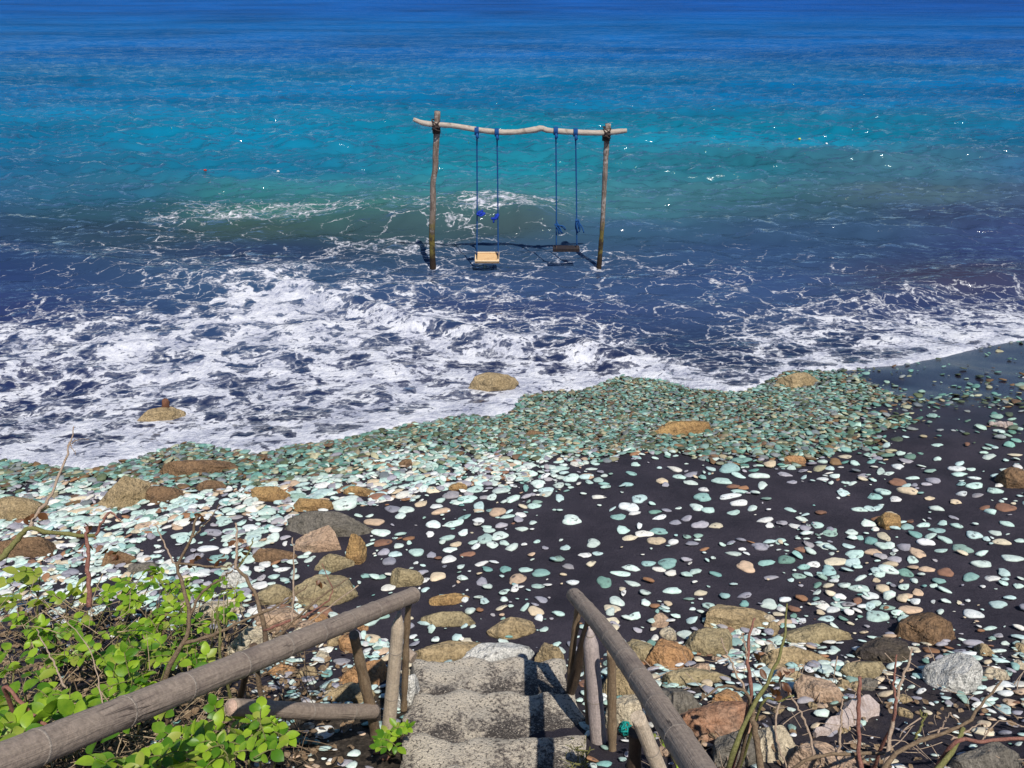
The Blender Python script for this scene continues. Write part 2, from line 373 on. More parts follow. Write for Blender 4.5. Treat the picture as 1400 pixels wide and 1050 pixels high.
while gy[-1] < 40: gy.append(gy[-1]+(.055 if 1 < gy[-1] < 13 else .3))
gy = np.array(gy); gx = np.concatenate([np.arange(-40, -10, .6), np.arange(-10, 12, .06), np.arange(12, 42, .6)])
GX, GY = np.meshgrid(gx, gy)
GZ = ground(GX, GY)
dd = GY-edge_y(GX)
wet_pts = [(*on_ground(c, r)[:2], v) for c, r, v in [(0,660,.3),(200,660,.2),(400,640,.3),(600,600,.45),(700,640,.2),(850,560,.5),(950,630,.1),(1050,560,.5),(1150,560,.5),
  (1200,520,1),(1250,540,1),(1300,520,1),(1350,500,1),(1400,520,1),(1450,500,1),(1300,575,.55),(1400,575,.6),(1230,580,.4),(1250,620,.1),(1350,620,.12),(1450,640,.1),(1150,640,0),(1000,700,0),(700,750,0),(300,750,0),(1300,720,0),(1450,800,0),(600,860,0),(1000,900,0),(0,800,0),(300,900,0)]]
wet = field(wet_pts, GX, GY, 2.0, .15)[:, 0].reshape(GX.shape)
wet = np.clip(np.maximum(wet, sstep(-.35, -.05, dd)*.9), 0, 1)
soil = sstep(3.7, 2.9, GY+(fbm(GX*1.1, GY*1.1, 3)-.45)*1.6)*np.where(GX < -.4, .9, .45)
soil = np.maximum(soil, sstep(-3.0, -3.9, GX-.2*GY+.4)*0)
nr, nc = GX.shape; idx = np.arange(nr*nc).reshape(nr, nc)
quads = np.stack([idx[:-1, :-1], idx[:-1, 1:], idx[1:, 1:], idx[1:, :-1]], -1).reshape(-1, 4)
beach = mesh_obj('beach', np.stack([GX, GY, GZ], -1).reshape(-1, 3), quads, M['sand'], attrs={'wet': ('FLOAT', wet.ravel()), 'soil': ('FLOAT', soil.ravel())})
tag(beach, kind='structure')

# ------------------------------------------------------------------ tubes and rocks
def smooth_path(P, n):
    P = np.asarray(P, float)
    if len(P) < 3:
        t = np.linspace(0, 1, n)[:, None]; return P[0]*(1-t)+P[-1]*t
    Q = np.vstack([2*P[0]-P[1], P, 2*P[-1]-P[-2]]); out = []
    segs = len(P)-1
    for u in np.linspace(0, segs-1e-6, n):
        i = int(u); f = u-i; a, b, c, d = Q[i:i+4]
        out.append(.5*((2*b)+(-a+c)*f+(2*a-5*b+4*c-d)*f*f+(-a+3*b-3*c+d)*f**3))
    return np.array(out)
def tube(P, rad, sides=8, cap=True, jit=0.0, seed=0):
    P = np.asarray(P, float); n = len(P); rad = np.broadcast_to(np.asarray(rad, float), (n,))
    T = np.gradient(P, axis=0); T /= np.linalg.norm(T, axis=1)[:, None]+1e-9
    up = np.array([0, 0, 1.]) if abs(T[0][2]) < .9 else np.array([1., 0, 0])
    r = np.random.default_rng(seed); V = []; a = np.linspace(0, 2*np.pi, sides, endpoint=False)
    N = np.cross(T[0], up); N /= np.linalg.norm(N)
    for i in range(n):
        N = N-T[i]*np.dot(N, T[i]); N /= np.linalg.norm(N)+1e-9; B = np.cross(T[i], N)
        rr = rad[i]*(1+jit*(r.random(sides)-.5))
        V.append(P[i]+np.cos(a)[:, None]*N*rr[:, None]+np.sin(a)[:, None]*B*rr[:, None])
    V = np.concatenate(V); F = []
    for i in range(n-1):
        for j in range(sides):
            k = (j+1) % sides; F.append((i*sides+j, i*sides+k, (i+1)*sides+k, (i+1)*sides+j))
    if cap: F.append(tuple(range(sides))[::-1]); F.append(tuple((n-1)*sides+j for j in range(sides)))
    return V, F
def join(parts):
    V, F, o = [], [], 0
    for v, f in parts:
        V.append(v); F += [tuple(i+o for i in q) for q in f]; o += len(v)
    return np.concatenate(V), F
def ico(sub):
    bm = bmesh.new(); bmesh.ops.create_icosphere(bm, subdivisions=sub, radius=1)
    v = np.array([x.co for x in bm.verts]); f = np.array([[q.index for q in p.verts] for p in bm.faces]); bm.free(); return v, f
ICO = {k: ico(k) for k in (2, 3, 5)}
def n3(v, s, seed): return np.array([mnoise.noise(Vector(p)*s+Vector((seed*7.3, seed*3.1, seed*1.7))) for p in v])
def rock_shape(seed, angular=.5, sub=5):
    v, f = ICO[sub]; v = v.copy(); r = np.random.default_rng(seed)
    e = 1-.35*angular
    v = np.sign(v)*np.abs(v)**e
    nr_ = v/np.linalg.norm(v, axis=1)[:, None]
    v = v+nr_*(n3(v, 1.1, seed)*.20+n3(v, 2.6, seed+5)*.09)[:, None]
    for i in range(int(4+13*angular)):
        n = r.normal(size=3); n[2] = abs(n[2])*.8; n /= np.linalg.norm(n); d = (v@n).max()*r.uniform(.62, .90)
        h = v@n-d; v = v-np.clip(h, 0, None)[:, None]*n*(.96 if angular > .3 else .72)
    nr_ = v/np.linalg.norm(v, axis=1)[:, None]
    cr = np.abs(n3(v*np.array([1, 1, 2.2]), 1.9, seed+21)); 
    v = v+nr_*(n3(v, 5.0, seed+9)*.035*(.4+angular)+n3(v, 12.0, seed+3)*.02-.07*angular*np.clip(1-cr/.06, 0, 1))[:, None]
    v -= (v.max(0)+v.min(0))/2; v /= (v.max(0)-v.min(0))/2
    return v, f
def mat_rock(name, c1, c2, spot=(.05, .045, .04), spots=.35, scale=1.0, band=0.0, rough=.85):
    t = NT(name); P = t.obj()
    n1 = t.noise(P, 5*scale, 5, .6); n2 = t.noise(P, 60*scale, 4, .7); n4 = t.noise(P, 17*scale, 4, .6)
    c = t.mix(t.ss(n1, .35, .65), c1, c2)
    if band:
        bw = t.noise(t.vmath('MULTIPLY', P, (3, 4, 34)), 1.0, 3, .6, .3); c = t.mix(t.math('MULTIPLY', t.ss(bw, .45, .6), band), c, tuple(x*.45 for x in c1))
    c = t.mix(t.math('MULTIPLY', t.ss(n4, .55, .68), spots), c, spot)
    c = t.mix(1.0, c, t.ramp(n2, [(.3, (.5, .5, .5)), (.7, (1.5, 1.5, 1.5))]), 'MULTIPLY')
    h = t.math('ADD', t.math('MULTIPLY', n2, .35), t.math('ADD', n4, t.math('MULTIPLY', n1, 1.5)))
    t.bsdf(c, rough, t.bump(h, 1.0, .04), 1.45, .25)
    return t.m
RM = {
 'tan': mat_rock('tan_rock', (.46, .35, .20), (.31, .23, .125), band=.5),
 'olive': mat_rock('olive_rock', (.40, .325, .19), (.27, .215, .12)),
 'brown': mat_rock('brown_rock', (.25, .155, .085), (.16, .10, .058)),
 'ochre': mat_rock('ochre_rock', (.44, .28, .12), (.28, .17, .075)),
 'pink': mat_rock('pink_rock', (.50, .36, .25), (.40, .27, .18)),
 'white': mat_rock('white_rock', (.74, .72, .66), (.58, .57, .52), (.06, .06, .065), .75, 1.6),
 'cream': mat_rock('cream_rock', (.58, .50, .36), (.46, .38, .26), spots=.25),
 'red': mat_rock('red_rock', (.36, .18, .10), (.44, .29, .20), band=.5),
 'orange': mat_rock('orange_rock', (.46, .26, .12), (.36, .20, .10)),
 'dark': mat_rock('dark_rock', (.075, .062, .055), (.10, .08, .055)),
 'grey': mat_rock('grey_rock', (.20, .18, .15), (.14, .125, .10)),
}
# x0, y0, x1, y1 on the photo, material, angularity, label
ROCKS = [
 (118,645,195,697,'tan',.85,'big squarish tan boulder with fine grooves, edge of the shingle by the foam'),
 (-30,672,48,714,'tan',.6,'tan grooved boulder behind the thick green-brown branch'),
 (-20,727,72,764,'brown',.5,'brown boulder lying under the thick green-brown branch'),
 (213,623,318,652,'brown',.5,'long low wet brown slab at the edge of the foam'),
 (196,661,250,688,'brown',.8,'dark brown wedge of rock next to the squarish tan boulder'),
 (265,655,306,672,'brown',.6,'small brown stone lying in green shingle below the wet slab'),
 (341,662,395,686,'ochre',.7,'ochre wedge-shaped rock between the shingle and the sand'),
 (398,678,457,699,'ochre',.6,'ochre-brown rock resting against the long grey slab'),
 (384,696,510,734,'grey',.5,'long flat grey-brown slab tapering to a point on the sand'),
 (402,718,466,754,'pink',.35,'rounded pinkish tan boulder in front of the long grey slab'),
 (343,750,404,769,'brown',.4,'flat brown rock half buried next to the pinkish tan boulder'),
 (432,752,480,782,'olive',.8,'angular olive-brown rock below the pinkish tan boulder'),
 (472,733,498,772,'ochre',.5,'upright brown stone standing against the angular olive rock'),
 (349,792,397,828,'olive',.3,'smooth rounded olive boulder behind the bare twigs'),
 (396,784,484,828,'olive',.4,'wide olive-grey boulder beside the smooth rounded one'),
 (532,774,577,802,'olive',.3,'olive rock sunk in black sand beyond the left handrail end'),
 (588,811,640,827,'ochre',.6,'thin brown sliver of rock on the black sand'),
 (577,833,650,857,'olive',.3,'flat olive-tan rock nearly buried in the sand before the stairs'),
 (668,839,731,873,'tan',.15,'smooth oblong tan stone lying tilted before the stairs'),
 (632,871,728,908,'white',.1,'white smooth boulder with dark specks against the bottom step'),
 (303,853,364,908,'cream',.7,'cream-white chunk of rock behind the leafy shrub'),
 (340,828,412,862,'pink',.5,'pinkish rock under the bare twigs above the cream chunk'),
 (558,872,662,908,'tan',.7,'rough crumbling brown lump at the left foot of the stairs'),
 (733,877,774,918,'tan',.8,'tan block at the right foot of the stairs'),
 (190,561,250,583,'tan',.6,'tan rock standing in the foam with a stub of wood on it'),
 (642,515,706,542,'tan',.3,'rounded tan rock surrounded by foam'),
 (1065,504,1124,530,'tan',.7,'tan block of rock at the edge where the foam meets the shingle'),
 (895,569,972,596,'ochre',.6,'orange-brown jagged low rock in the wet green shingle'),
 (1074,621,1102,635,'orange',.3,'small orange stone at the lower edge of the green shingle'),
 (1206,701,1239,723,'ochre',.2,'small rounded tan boulder among the pebbles on open sand'),
 (718,587,748,598,'brown',.5,'small flat brown stone in the middle of the green shingle'),
 (543,625,563,639,'brown',.3,'small rounded brown stone in the pale shingle'),
 (470,662,513,678,'ochre',.6,'small ochre slab at the lower edge of the pale shingle'),
 (614,660,638,671,'ochre',.4,'little ochre stone beside pale pebbles at the sand edge'),
 (1242,821,1328,884,'brown',.75,'big reddish brown boulder on the sand with a flat front face'),
 (1077,842,1171,883,'olive',.4,'wide olive-tan boulder with a dark sandy top'),
 (1050,876,1144,914,'tan',.9,'flat-topped tan slab in front of the olive-tan boulder'),
 (1180,864,1247,907,'dark',.5,'dark sand-covered slab between tan slab and reddish boulder'),
 (1158,895,1217,928,'olive',.4,'low olive rock lying against the dark slab'),
 (1286,886,1352,950,'white',.3,'large white weathered boulder with dark patches'),
 (888,867,952,918,'orange',.85,'angular orange-tan rock beside the right handrail'),
 (942,849,1008,898,'olive',.3,'rounded olive-tan boulder next to the angular orange one'),
 (968,821,1054,861,'tan',.8,'cracked angular tan rock behind the rounded olive-tan boulder'),
 (913,906,1002,938,'olive',.3,'flat mossy olive rock below the rounded boulder'),
 (1097,921,1160,961,'pink',.5,'blocky pinkish tan rock in front of the flat-topped slab'),
 (895,933,965,982,'grey',.5,'brownish grey rock beside the reddish slab'),
 (916,953,1042,1016,'red',.8,'large reddish slab with pale veins by the right handrail'),
 (974,938,1022,967,'orange',.8,'small bright orange rock above the reddish slab'),
 (1028,985,1104,1044,'cream',.6,'cream boulder behind the bare stems at the path edge'),
 (1316,1012,1420,1066,'grey',.4,'grey-tan boulder among thin twigs'),
 (848,868,908,908,'olive',.4,'mossy olive rock touching the right handrail'),
 (1376,636,1420,668,'brown',.4,'brown boulder half in a pebble heap on the open sand'),
 (437,928,506,962,'tan',.5,'flat tan rock under the left handrail'),
 (463,893,526,942,'orange',.6,'orange-tan rock between left handrail and posts'),
 (540,925,574,972,'white',.5,'white rock wedged behind the left bamboo post'),
 (258,817,324,853,'cream',.6,'beige rock behind the leafy shrub top'),
 (296,778,334,804,'white',.8,'angular white rock behind the leafy twig'),
 (138,753,184,774,'brown',.7,'flat reddish brown rock under withered leaves'),
 (172,768,216,784,'grey',.5,'thin grey slab on the sand behind the shrub'),
 (832,950,886,1008,'cream',.5,'cream rock behind the right bamboo posts'),
 (826,912,872,958,'tan',.6,'tan rock between the right posts and handrail'),
 (1085,1010,1180,1062,'pink',.5,'pinkish broken rock under the bare stems'),
 (1178,925,1204,945,'grey',.5,'small grey stone on the dark soil'),
 (980,1000,1040,1050,'grey',.7,'greyish rock below the reddish slab'),
]
rock_foot = []
for i, (x0, y0, x1, y1, m, ang, lab) in enumerate(ROCKS):
    cx = .5*(x0+x1); p = on_ground(cx, y1-.04*(y1-y0)); dep = depth_of(p)
    wd = (x1-x0)*dep/FPX*1.1; hw = (y1-y0)*dep/FPX*1.17
    th = math.atan2(CAM_H-p[2], p[1]); st, ct = math.sin(th), math.cos(th)
    b = min(.85*wd, hw*(.55 if y1 < 820 else .68)/st); c = max((hw-b*st)/ct, .14*wd)
    v, f = rock_shape(100+i, min(1, ang+.15))
    rz = rng.uniform(-.25, .25); v = v*np.array([wd/2, b/2*1.15, c*.9])
    cz, sz = math.cos(rz), math.sin(rz); v = v@np.array([[cz, sz, 0], [-sz, cz, 0], [0, 0, 1]])
    slope = math.atan(.22); v = v@np.array([[1, 0, 0], [0, math.cos(slope), -math.sin(slope)], [0, math.sin(slope), math.cos(slope)]])
    cy = p[1]+b*.45; gz = float(ground(p[0], cy))
    loc = Vector((p[0], cy, gz+c*.16+(.09 if y1 < 585 and x0 < 1000 and y1 != 596 else 0)))
    o = mesh_obj('rock' if wd < .3 else 'boulder', v, f, RM[m]); o.location = loc
    tag(o, lab, 'rock', 'rocks along the beach')
    rock_foot.append((p[0], cy, wd/2*.85, b/2*.85))
import re
SHORT = [re.split(r' (?:lying|with|behind|next|at|in|on|between|resting|tapering|half|below|standing|sunk|nearly|against|surrounded|under|beside|among|wedged|touching|where|above)\b|,', r_[6])[0] for r_ in ROCKS]
RUB = [(rng.uniform(850, 1160), rng.uniform(845, 1040), 'rocky side handrail') for _ in range(24)]+[(rng.uniform(1160, 1400), rng.uniform(880, 980), 'white weathered boulder') for _ in range(9)]+[(rng.uniform(370, 560), rng.uniform(850, 960), 'shrub side handrail') for _ in range(12)]
for i, (cx, cy_, wh) in enumerate(RUB):
    p = on_ground(cx, cy_)
    if any(((p[0]-a)/b_)**2+((p[1]-c_)/d_)**2 < .6 for a, c_, b_, d_ in rock_foot) or (-.62 < p[0] < .42 and p[1] < 3.45): continue
    m = ['cream', 'tan', 'pink', 'tan', 'cream', 'orange'][int(rng.integers(6))]
    wd = rng.uniform(16, 36)*depth_of(p)/FPX; v, f = rock_shape(400+i, rng.uniform(.5, .95), 3); v = v*np.array([wd/2, wd*rng.uniform(.3, .45), wd*rng.uniform(.22, .36)])
    a_ = rng.uniform(0, 6.28); v = v@np.array([[math.cos(a_), math.sin(a_), 0], [-math.sin(a_), math.cos(a_), 0], [0, 0, 1]])
    o = mesh_obj('rubble_stone', v, f, RM[m]); o.location = (p[0], p[1], p[2]+.05*wd)
    nm = {'cream': 'cream', 'tan': 'tan', 'pink': 'pinkish', 'orange': 'orange'}[m]
    jn = int(np.argmin([math.hypot(p[0]-f_[0], p[1]-f_[1])-f_[2] for f_ in rock_foot[:len(ROCKS)]]))
    tag(o, f'small broken {nm} stone in the rubble by the {SHORT[jn]}', 'stone', f'rubble stones by the {SHORT[jn]}')
    rock_foot.append((p[0], p[1], wd*.4, wd*.3))
NROCK = len(ROCKS)
# the stub of wood on the foam rock
def mat_wood(name, c1, c2, dark=(.05, .04, .03), lo=.5, sc=1.0, axis=(8, 8, 1)):
    t = NT(name); P = t.obj(); s = t.vmath('MULTIPLY', P, axis)
    n1 = t.noise(s, 5*sc, 5, .65, .3); n2 = t.noise(P, 5*sc, 4, .6); n4 = t.noise(P, 70*sc, 3, .7)
    c = t.mix(t.ss(n1, .35, .65), c1, c2); c = t.mix(t.math('MULTIPLY', t.ss(n2, .52, .7), lo), c, dark)
    c = t.mix(1.0, c, t.ramp(n4, [(.3, (.75, .75, .75)), (.7, (1.25, 1.25, 1.25))]), 'MULTIPLY')
    t.bsdf(c, .75, t.bump(t.math('ADD', n1, t.math('MULTIPLY', n4, .3)), .6, .01), 1.45, .25); return t.m
M['stub'] = mat_wood('stub_wood', (.20, .09, .05), (.12, .05, .03))
p0 = on_ground(226, 576); a = at_y(224, 568, p0[1]); b = at_y(226, 546, p0[1])
v, f = tube(smooth_path([a-np.array([0, 0, .05]), a*.5+b*.5+np.array([.014, 0, 0]), b], 7), [.055, .052, .046, .052, .044, .048, .032], 9, jit=.3)
tag(mesh_obj('wood_stub', v, f, M['stub']), 'short reddish wood stub sticking up from the rock in the foam', 'driftwood')

# ------------------------------------------------------------------ pebbles
PAL = {
 'mint':   [(.60, .76, .69), (.52, .70, .64), (.68, .80, .74), (.54, .70, .68), (.62, .72, .66)],
 'aqua':   [(.30, .50, .46), (.22, .42, .39), (.36, .55, .53), (.20, .36, .30), (.30, .44, .38)],
 'white':  [(.80, .80, .77), (.75, .79, .78), (.82, .80, .72)],
 'cream':  [(.66, .54, .38), (.60, .44, .31), (.70, .62, .46)],
 'grey':   [(.36, .35, .40), (.30, .30, .35), (.44, .42, .46), (.40, .38, .40)],
 'olive':  [(.17, .19, .11), (.22, .21, .13), (.14, .16, .12)],
 'rust':   [(.34, .18, .10), (.28, .15, .10)],
}
KEYS = list(PAL)
# coverage, mean width in photo px, wetness, landmarks on the photo
PEB = [(0,655,1.9,12.0,.75),(60,690,1.7,15.0,.3),(0,720,1.4,14.3,.1),(150,640,1.9,11.0,.85),(150,720,1.2,15.1,.1),(80,760,1.4,14.3,.05),(30,800,1.2,15.1,0),(200,800,1.0,15.1,0),(250,740,.8,16.0,.0),
 (250,620,2.0,10.0,.95),(330,640,2.0,11.0,.75),(300,690,1.2,14.3,.1),(330,720,1.0,16.0,0),(430,640,2.0,11.0,.6),(430,680,1.4,16.0,.15),(540,680,1.2,15.1,.05),(550,640,2.0,12.0,.3),(500,610,2.1,9.0,.9),(560,600,2.1,9.0,.85),
 (380,770,.8,15.1,0),(450,840,.8,16.0,0),(530,720,.55,16.8,0),(560,760,.25,15.1,0),(600,700,.8,16.8,0),(640,650,1.8,13.0,.15),(660,600,2.1,8.0,.85),(690,690,.9,16.0,0),(700,640,1.7,13.0,.2),(760,640,.7,14.0,.1),(760,560,2.1,7.0,.95),(720,580,2.1,7.5,.9),(760,610,2.0,9.0,.6),
 (830,540,2.1,6.5,1),(830,600,2.1,8.0,.8),(820,625,1.6,10.0,.5),(850,640,.12,15.0,.1),(900,550,2.1,6.5,1),(900,610,1.9,9.0,.8),(930,640,.12,15.0,.1),(980,550,2.1,7.0,1),(1000,600,2.0,9.0,.85),(980,625,1.1,11.0,.6),(1060,570,2.1,7.5,1),(1080,610,1.9,10.0,.8),(1130,540,2.1,7.5,1),(1150,600,1.8,10.0,.8),
 (1190,540,1.6,8.0,1),(1200,580,1.1,11.0,.8),(1160,640,.5,15.0,.3),(1230,540,.18,9.0,.8),(1260,560,.28,10.0,.7),(1250,600,.16,12.0,.5),(1290,520,.05,8.0,.8),(1340,560,.3,11.0,.7),(1340,580,.32,12.0,.6),(1400,590,.45,13.0,.5),(1370,530,.08,9.0,.8),(1400,500,.03,8.0,.8),(1450,520,.05,9.0,.8),(1340,500,.03,8.0,.8),(1500,480,.0,8.0,.8),(1450,560,.25,11.0,.7),(1300,630,.08,15.0,.2),(1200,640,.15,15.0,.2),(1400,650,.3,15.1,.2),
 (820,680,.14,16.8,0),(900,680,.10,16.8,0),(980,650,.25,18.5,0),(1000,700,.35,16.8,0),(1080,680,.3,16.8,0),(1180,670,.42,16.8,0),(1240,700,.35,16.8,0),(1330,690,.2,16.8,0),(1400,730,.3,16.8,0),(780,720,.32,17.6,0),(880,730,.25,16.8,0),(720,750,.14,15.1,0),(800,780,.3,16.8,0),(680,790,.10,16.0,0),(640,800,.12,16.0,0),
 (640,740,.35,16.8,0),(950,760,.35,17.6,0),(1050,760,.45,17.6,0),(1150,770,.4,17.6,0),(1250,770,.35,16.8,0),(1350,790,.3,16.8,0),(1300,740,.22,16.8,0),(700,820,.14,15.0,0),(850,830,.3,14.3,0),(920,820,.35,14.3,0),(1000,800,.5,16.8,0),(1100,820,.5,16.8,0),(1200,820,.5,16.8,0),(1370,850,.2,15.1,0),
 (820,860,.8,16.0,0),(900,880,.9,15.0,0),(1000,890,1.0,15.0,0),(1070,890,1.0,16.0,0),(1180,880,.9,16.0,0),(1270,900,.9,14.3,0),(1360,920,.7,16.0,0),(1250,950,.4,15.0,0),(1380,960,.5,16.0,0),(1150,960,.2,14.0,0),(1050,980,.15,12.0,0),(1300,1000,.1,14.0,0),(950,940,.8,14.0,0),(870,940,.7,14.0,0),
 (480,880,1.1,14.0,0),(420,880,.9,14.0,0),(560,880,.9,14.0,0),(600,860,.2,14.0,0),(530,850,.4,16.0,0),(700,880,.3,14.0,0),(760,860,.3,14.0,0),(540,940,.3,13.0,0),(450,990,.2,12.0,0),(380,900,.3,14.0,0),(250,900,.25,14.0,0),(100,860,.5,16.0,0),(100,950,.1,12.0,0),(650,980,0,12.0,0)]
pp = []
for c, r, cov, wpx, wt in PEB:
    q = on_ground(c, r); pp.append((q[0], q[1], cov, wpx*depth_of(q)/FPX, wt))
# hand-placed: column, row, width, height on the photo, kind
HAND = [(757,766,12,13,'aqua'),(620,716,26,14,'mint'),(655,711,18,12,'white'),(680,700,26,18,'cream'),(655,692,26,13,'mint'),(764,663,18,12,'mint'),(765,680,24,10,'mint'),(720,655,20,10,'mint'),(818,679,20,9,'white'),
 (905,657,20,12,'cream'),(902,707,22,8,'white'),(912,697,16,10,'grey'),(952,693,24,13,'mint'),(968,697,20,14,'mint'),(997,678,28,12,'white'),(1010,650,24,10,'mint'),(1042,663,28,9,'mint'),(1028,695,16,14,'mint'),(979,718,22,13,'cream'),(939,734,12,10,'aqua'),
 (860,735,22,13,'cream'),(886,770,22,11,'aqua'),(902,778,20,12,'white'),(917,785,18,11,'white'),(850,784,28,12,'mint'),(811,743,20,16,'mint'),(817,756,18,10,'mint'),(763,766,16,15,'aqua'),(770,785,10,8,'cream'),(1047,769,24,12,'aqua'),(1052,718,10,12,'white'),(1013,738,14,9,'grey'),(938,766,16,9,'grey'),
 (1074,765,22,18,'aqua'),(1092,787,20,13,'aqua'),(1133,780,18,20,'aqua'),(1172,773,24,12,'mint'),(1197,782,18,11,'mint'),(1153,674,18,15,'mint'),(1247,653,18,9,'mint'),(1212,647,20,8,'mint'),(1311,648,20,11,'mint'),(1208,733,26,14,'cream'),(1214,746,20,14,'mint'),(1224,682,18,11,'white'),(1190,695,18,13,'mint'),
 (1308,718,18,14,'mint'),(1361,728,18,12,'mint'),(1377,716,18,12,'mint'),(1250,793,20,10,'mint'),(1341,758,18,10,'mint'),(1356,790,20,14,'white'),(1250,825,14,12,'white'),(1283,795,16,14,'aqua'),(1190,814,24,16,'white'),(1207,806,18,16,'cream'),(1233,820,18,14,'cream'),(1245,833,34,18,'cream'),(1237,815,22,14,'cream'),
 (1364,826,22,16,'mint'),(1380,818,18,12,'mint'),(1330,839,28,16,'white'),(1354,858,22,9,'mint'),(1392,872,18,14,'mint'),(1174,888,17,14,'white'),(1205,901,18,11,'aqua'),(1315,955,22,16,'aqua'),(1297,963,14,13,'grey'),(1338,965,24,12,'white'),(1345,1000,30,22,'cream'),(1375,935,20,18,'white'),(1360,942,24,16,'white'),
 (1070,905,16,20,'white'),(1081,912,14,12,'aqua'),(1087,927,26,18,'mint'),(964,936,20,18,'cream'),(927,911,14,14,'white'),(942,909,20,10,'grey'),(892,914,22,14,'grey'),(990,905,20,10,'white'),(985,849,18,17,'white'),(1068,832,14,18,'white'),(1085,834,18,14,'rust'),(1032,865,14,12,'white'),(868,844,16,12,'mint'),(893,850,18,12,'mint'),
 (632,790,18,12,'mint'),(577,784,17,11,'grey'),(540,757,22,13,'mint'),(610,815,20,8,'mint'),(530,803,26,14,'white'),(513,790,14,13,'mint'),(522,789,12,12,'aqua'),(615,822,14,11,'cream'),(634,819,14,12,'white'),(704,807,12,13,'white'),(545,797,20,10,'cream'),(590,862,14,12,'mint'),(689,820,12,11,'mint'),(655,818,14,8,'mint'),
 (443,1001,30,26,'white'),(505,745,14,10,'mint'),(630,775,16,10,'mint'),(658,770,20,10,'white'),(640,757,22,12,'rust'),(588,730,18,9,'white'),(545,746,16,14,'mint'),(590,760,12,12,'grey'),(612,735,26,12,'mint'),(473,688,42,26,'mint'),(547,705,18,16,'mint'),(415,760,18,10,'mint'),
 (374,788,20,12,'mint'),(362,770,18,10,'white'),(345,735,24,14,'mint'),(320,745,22,8,'white'),(232,694,28,10,'mint'),(200,685,34,11,'aqua'),(110,699,36,12,'cream'),(124,710,18,14,'cream'),(135,714,14,8,'aqua'),(243,700,14,10,'white'),(212,760,20,14,'mint'),(222,776,20,16,'mint'),(190,764,16,14,'white'),(62,752,18,10,'mint'),
 (400,674,30,10,'mint'),(365,700,28,14,'mint'),(390,692,22,12,'cream'),(372,710,18,14,'mint'),(350,728,26,16,'mint'),(1140,768,30,18,'cream'),(1127,746,20,14,'mint'),(1100,724,16,12,'grey'),(858,847,16,9,'mint'),(1020,775,28,18,'cream'),(700,748,20,14,'mint'),(683,732,22,18,'mint'),(674,745,18,16,'mint'),(1240,720,18,13,'aqua')]
fixed = []
for c, r, wp, hp, k in HAND:
    q = on_ground(c, r+1); dpt = depth_of(q); th = math.atan2(CAM_H-q[2], q[1])+.21
    a = wp*dpt/FPX/2; b = min(max(hp*dpt/FPX/2/math.sin(th)*.92, .45*a), 1.3*a)
    fixed.append((q[0], q[1], a, b, k, 0.0))
Xr = (-8.6, 10.4); Yr = (2.2, 11.6)
# candidates
peb = list(fixed)
cell = {}
def cells(x, y, s=.12): return int(math.floor(x/s)), int(math.floor(y/s))
for q in peb: cell.setdefault(cells(q[0], q[1]), []).append(q)
NC = 270000
cx = rng.uniform(*Xr, NC); cyy = rng.uniform(*Yr, NC)
fv = field(pp, cx+(fbm(cx*1.9, cyy*1.9, 3)-.45)*.8, cyy+(fbm(cx*1.9+31, cyy*1.9+7, 3)-.45)*.8, 2.4, .08, 1.0, 1.35)
fv[:, 1] *= 1-.16*np.clip(fv[:, 2], 0, 1)
dj = cyy-edge_y(cx)
pxx = 700+FPX*cx/(cyy*CP+(CAM_H-.6)*SP)
gzc = ground(cx, cyy); dpc = cyy*CP+(CAM_H-gzc)*SP; pcol = 700+FPX*cx/dpc; prow = 525+FPX*((CAM_H-gzc)*CP-cyy*SP)/dpc
okv = (dj < .05) & (pcol > -200) & (pcol < 1620) & (prow < 1110)
area_c = (Xr[1]-Xr[0])*(Yr[1]-Yr[0])/NC
patch = fbm(cx*1.6, cyy*1.6, 3)
sz = fv[:, 1]*np.where(rng.random(NC) < .72, np.clip(rng.lognormal(-.02, .34, NC), .45, 1.6), rng.uniform(.18, .5, NC))
want = fv[:, 0]*np.where(fv[:, 0] < .9, np.where(fv[:, 0] < .5, np.clip((patch-.24)/.20, .30, 2.1), np.clip((patch-.2)/.25, .3, 1.8))*1.05, 1)
pr = want*area_c/(np.pi*.25*(fv[:, 1]*.95)**2*.75)*1.3
sel = okv & (rng.random(NC) < pr)
RFA = np.array(rock_foot)
order = np.where(sel)[0]; order = order[np.argsort(-sz[order])]
for i in order:
    x, y, a = cx[i], cyy[i], sz[i]/2
    dense = fv[i, 0] > .95
    if not dense:
        ci, cj = cells(x, y); bad = False
        for di in (-1, 0, 1):
            for dj_ in (-1, 0, 1):
                for q in cell.get((ci+di, cj+dj_), ()):
                    if (q[0]-x)**2+(q[1]-y)**2 < (.78*(a+q[2]))**2 and (fv[i, 0] < .35 or random.random() < .75): bad = True; break
                if bad: break
            if bad: break
        if bad: continue
    if -.56 < x < .36 and y < 3.38: continue
    if pcol[i] < 340 and prow[i] > 860 and random.random() < .85: continue
    if (((x-RFA[:, 0])/RFA[:, 2])**2+((y-RFA[:, 1])/RFA[:, 3])**2 < .8).any(): continue
    wt = float(np.clip(fv[i, 2]+.15*rng.normal(), 0, 1))
    u = rng.random()
    if wt > .5: k = 'aqua' if u < .30 else 'olive' if u < .54 else 'rust' if u < .63 else 'cream' if u < .76 else 'grey' if u < .89 else 'mint'
    else: k = 'mint' if u < .42 else 'aqua' if u < .54 else 'white' if u < .68 else 'grey' if u < .84 else 'cream' if u < .95 else 'rust'
    q = (x, y, a, a*rng.uniform(.55, .92), k, wt); peb.append(q); cell.setdefault(cells(x, y), []).append(q)

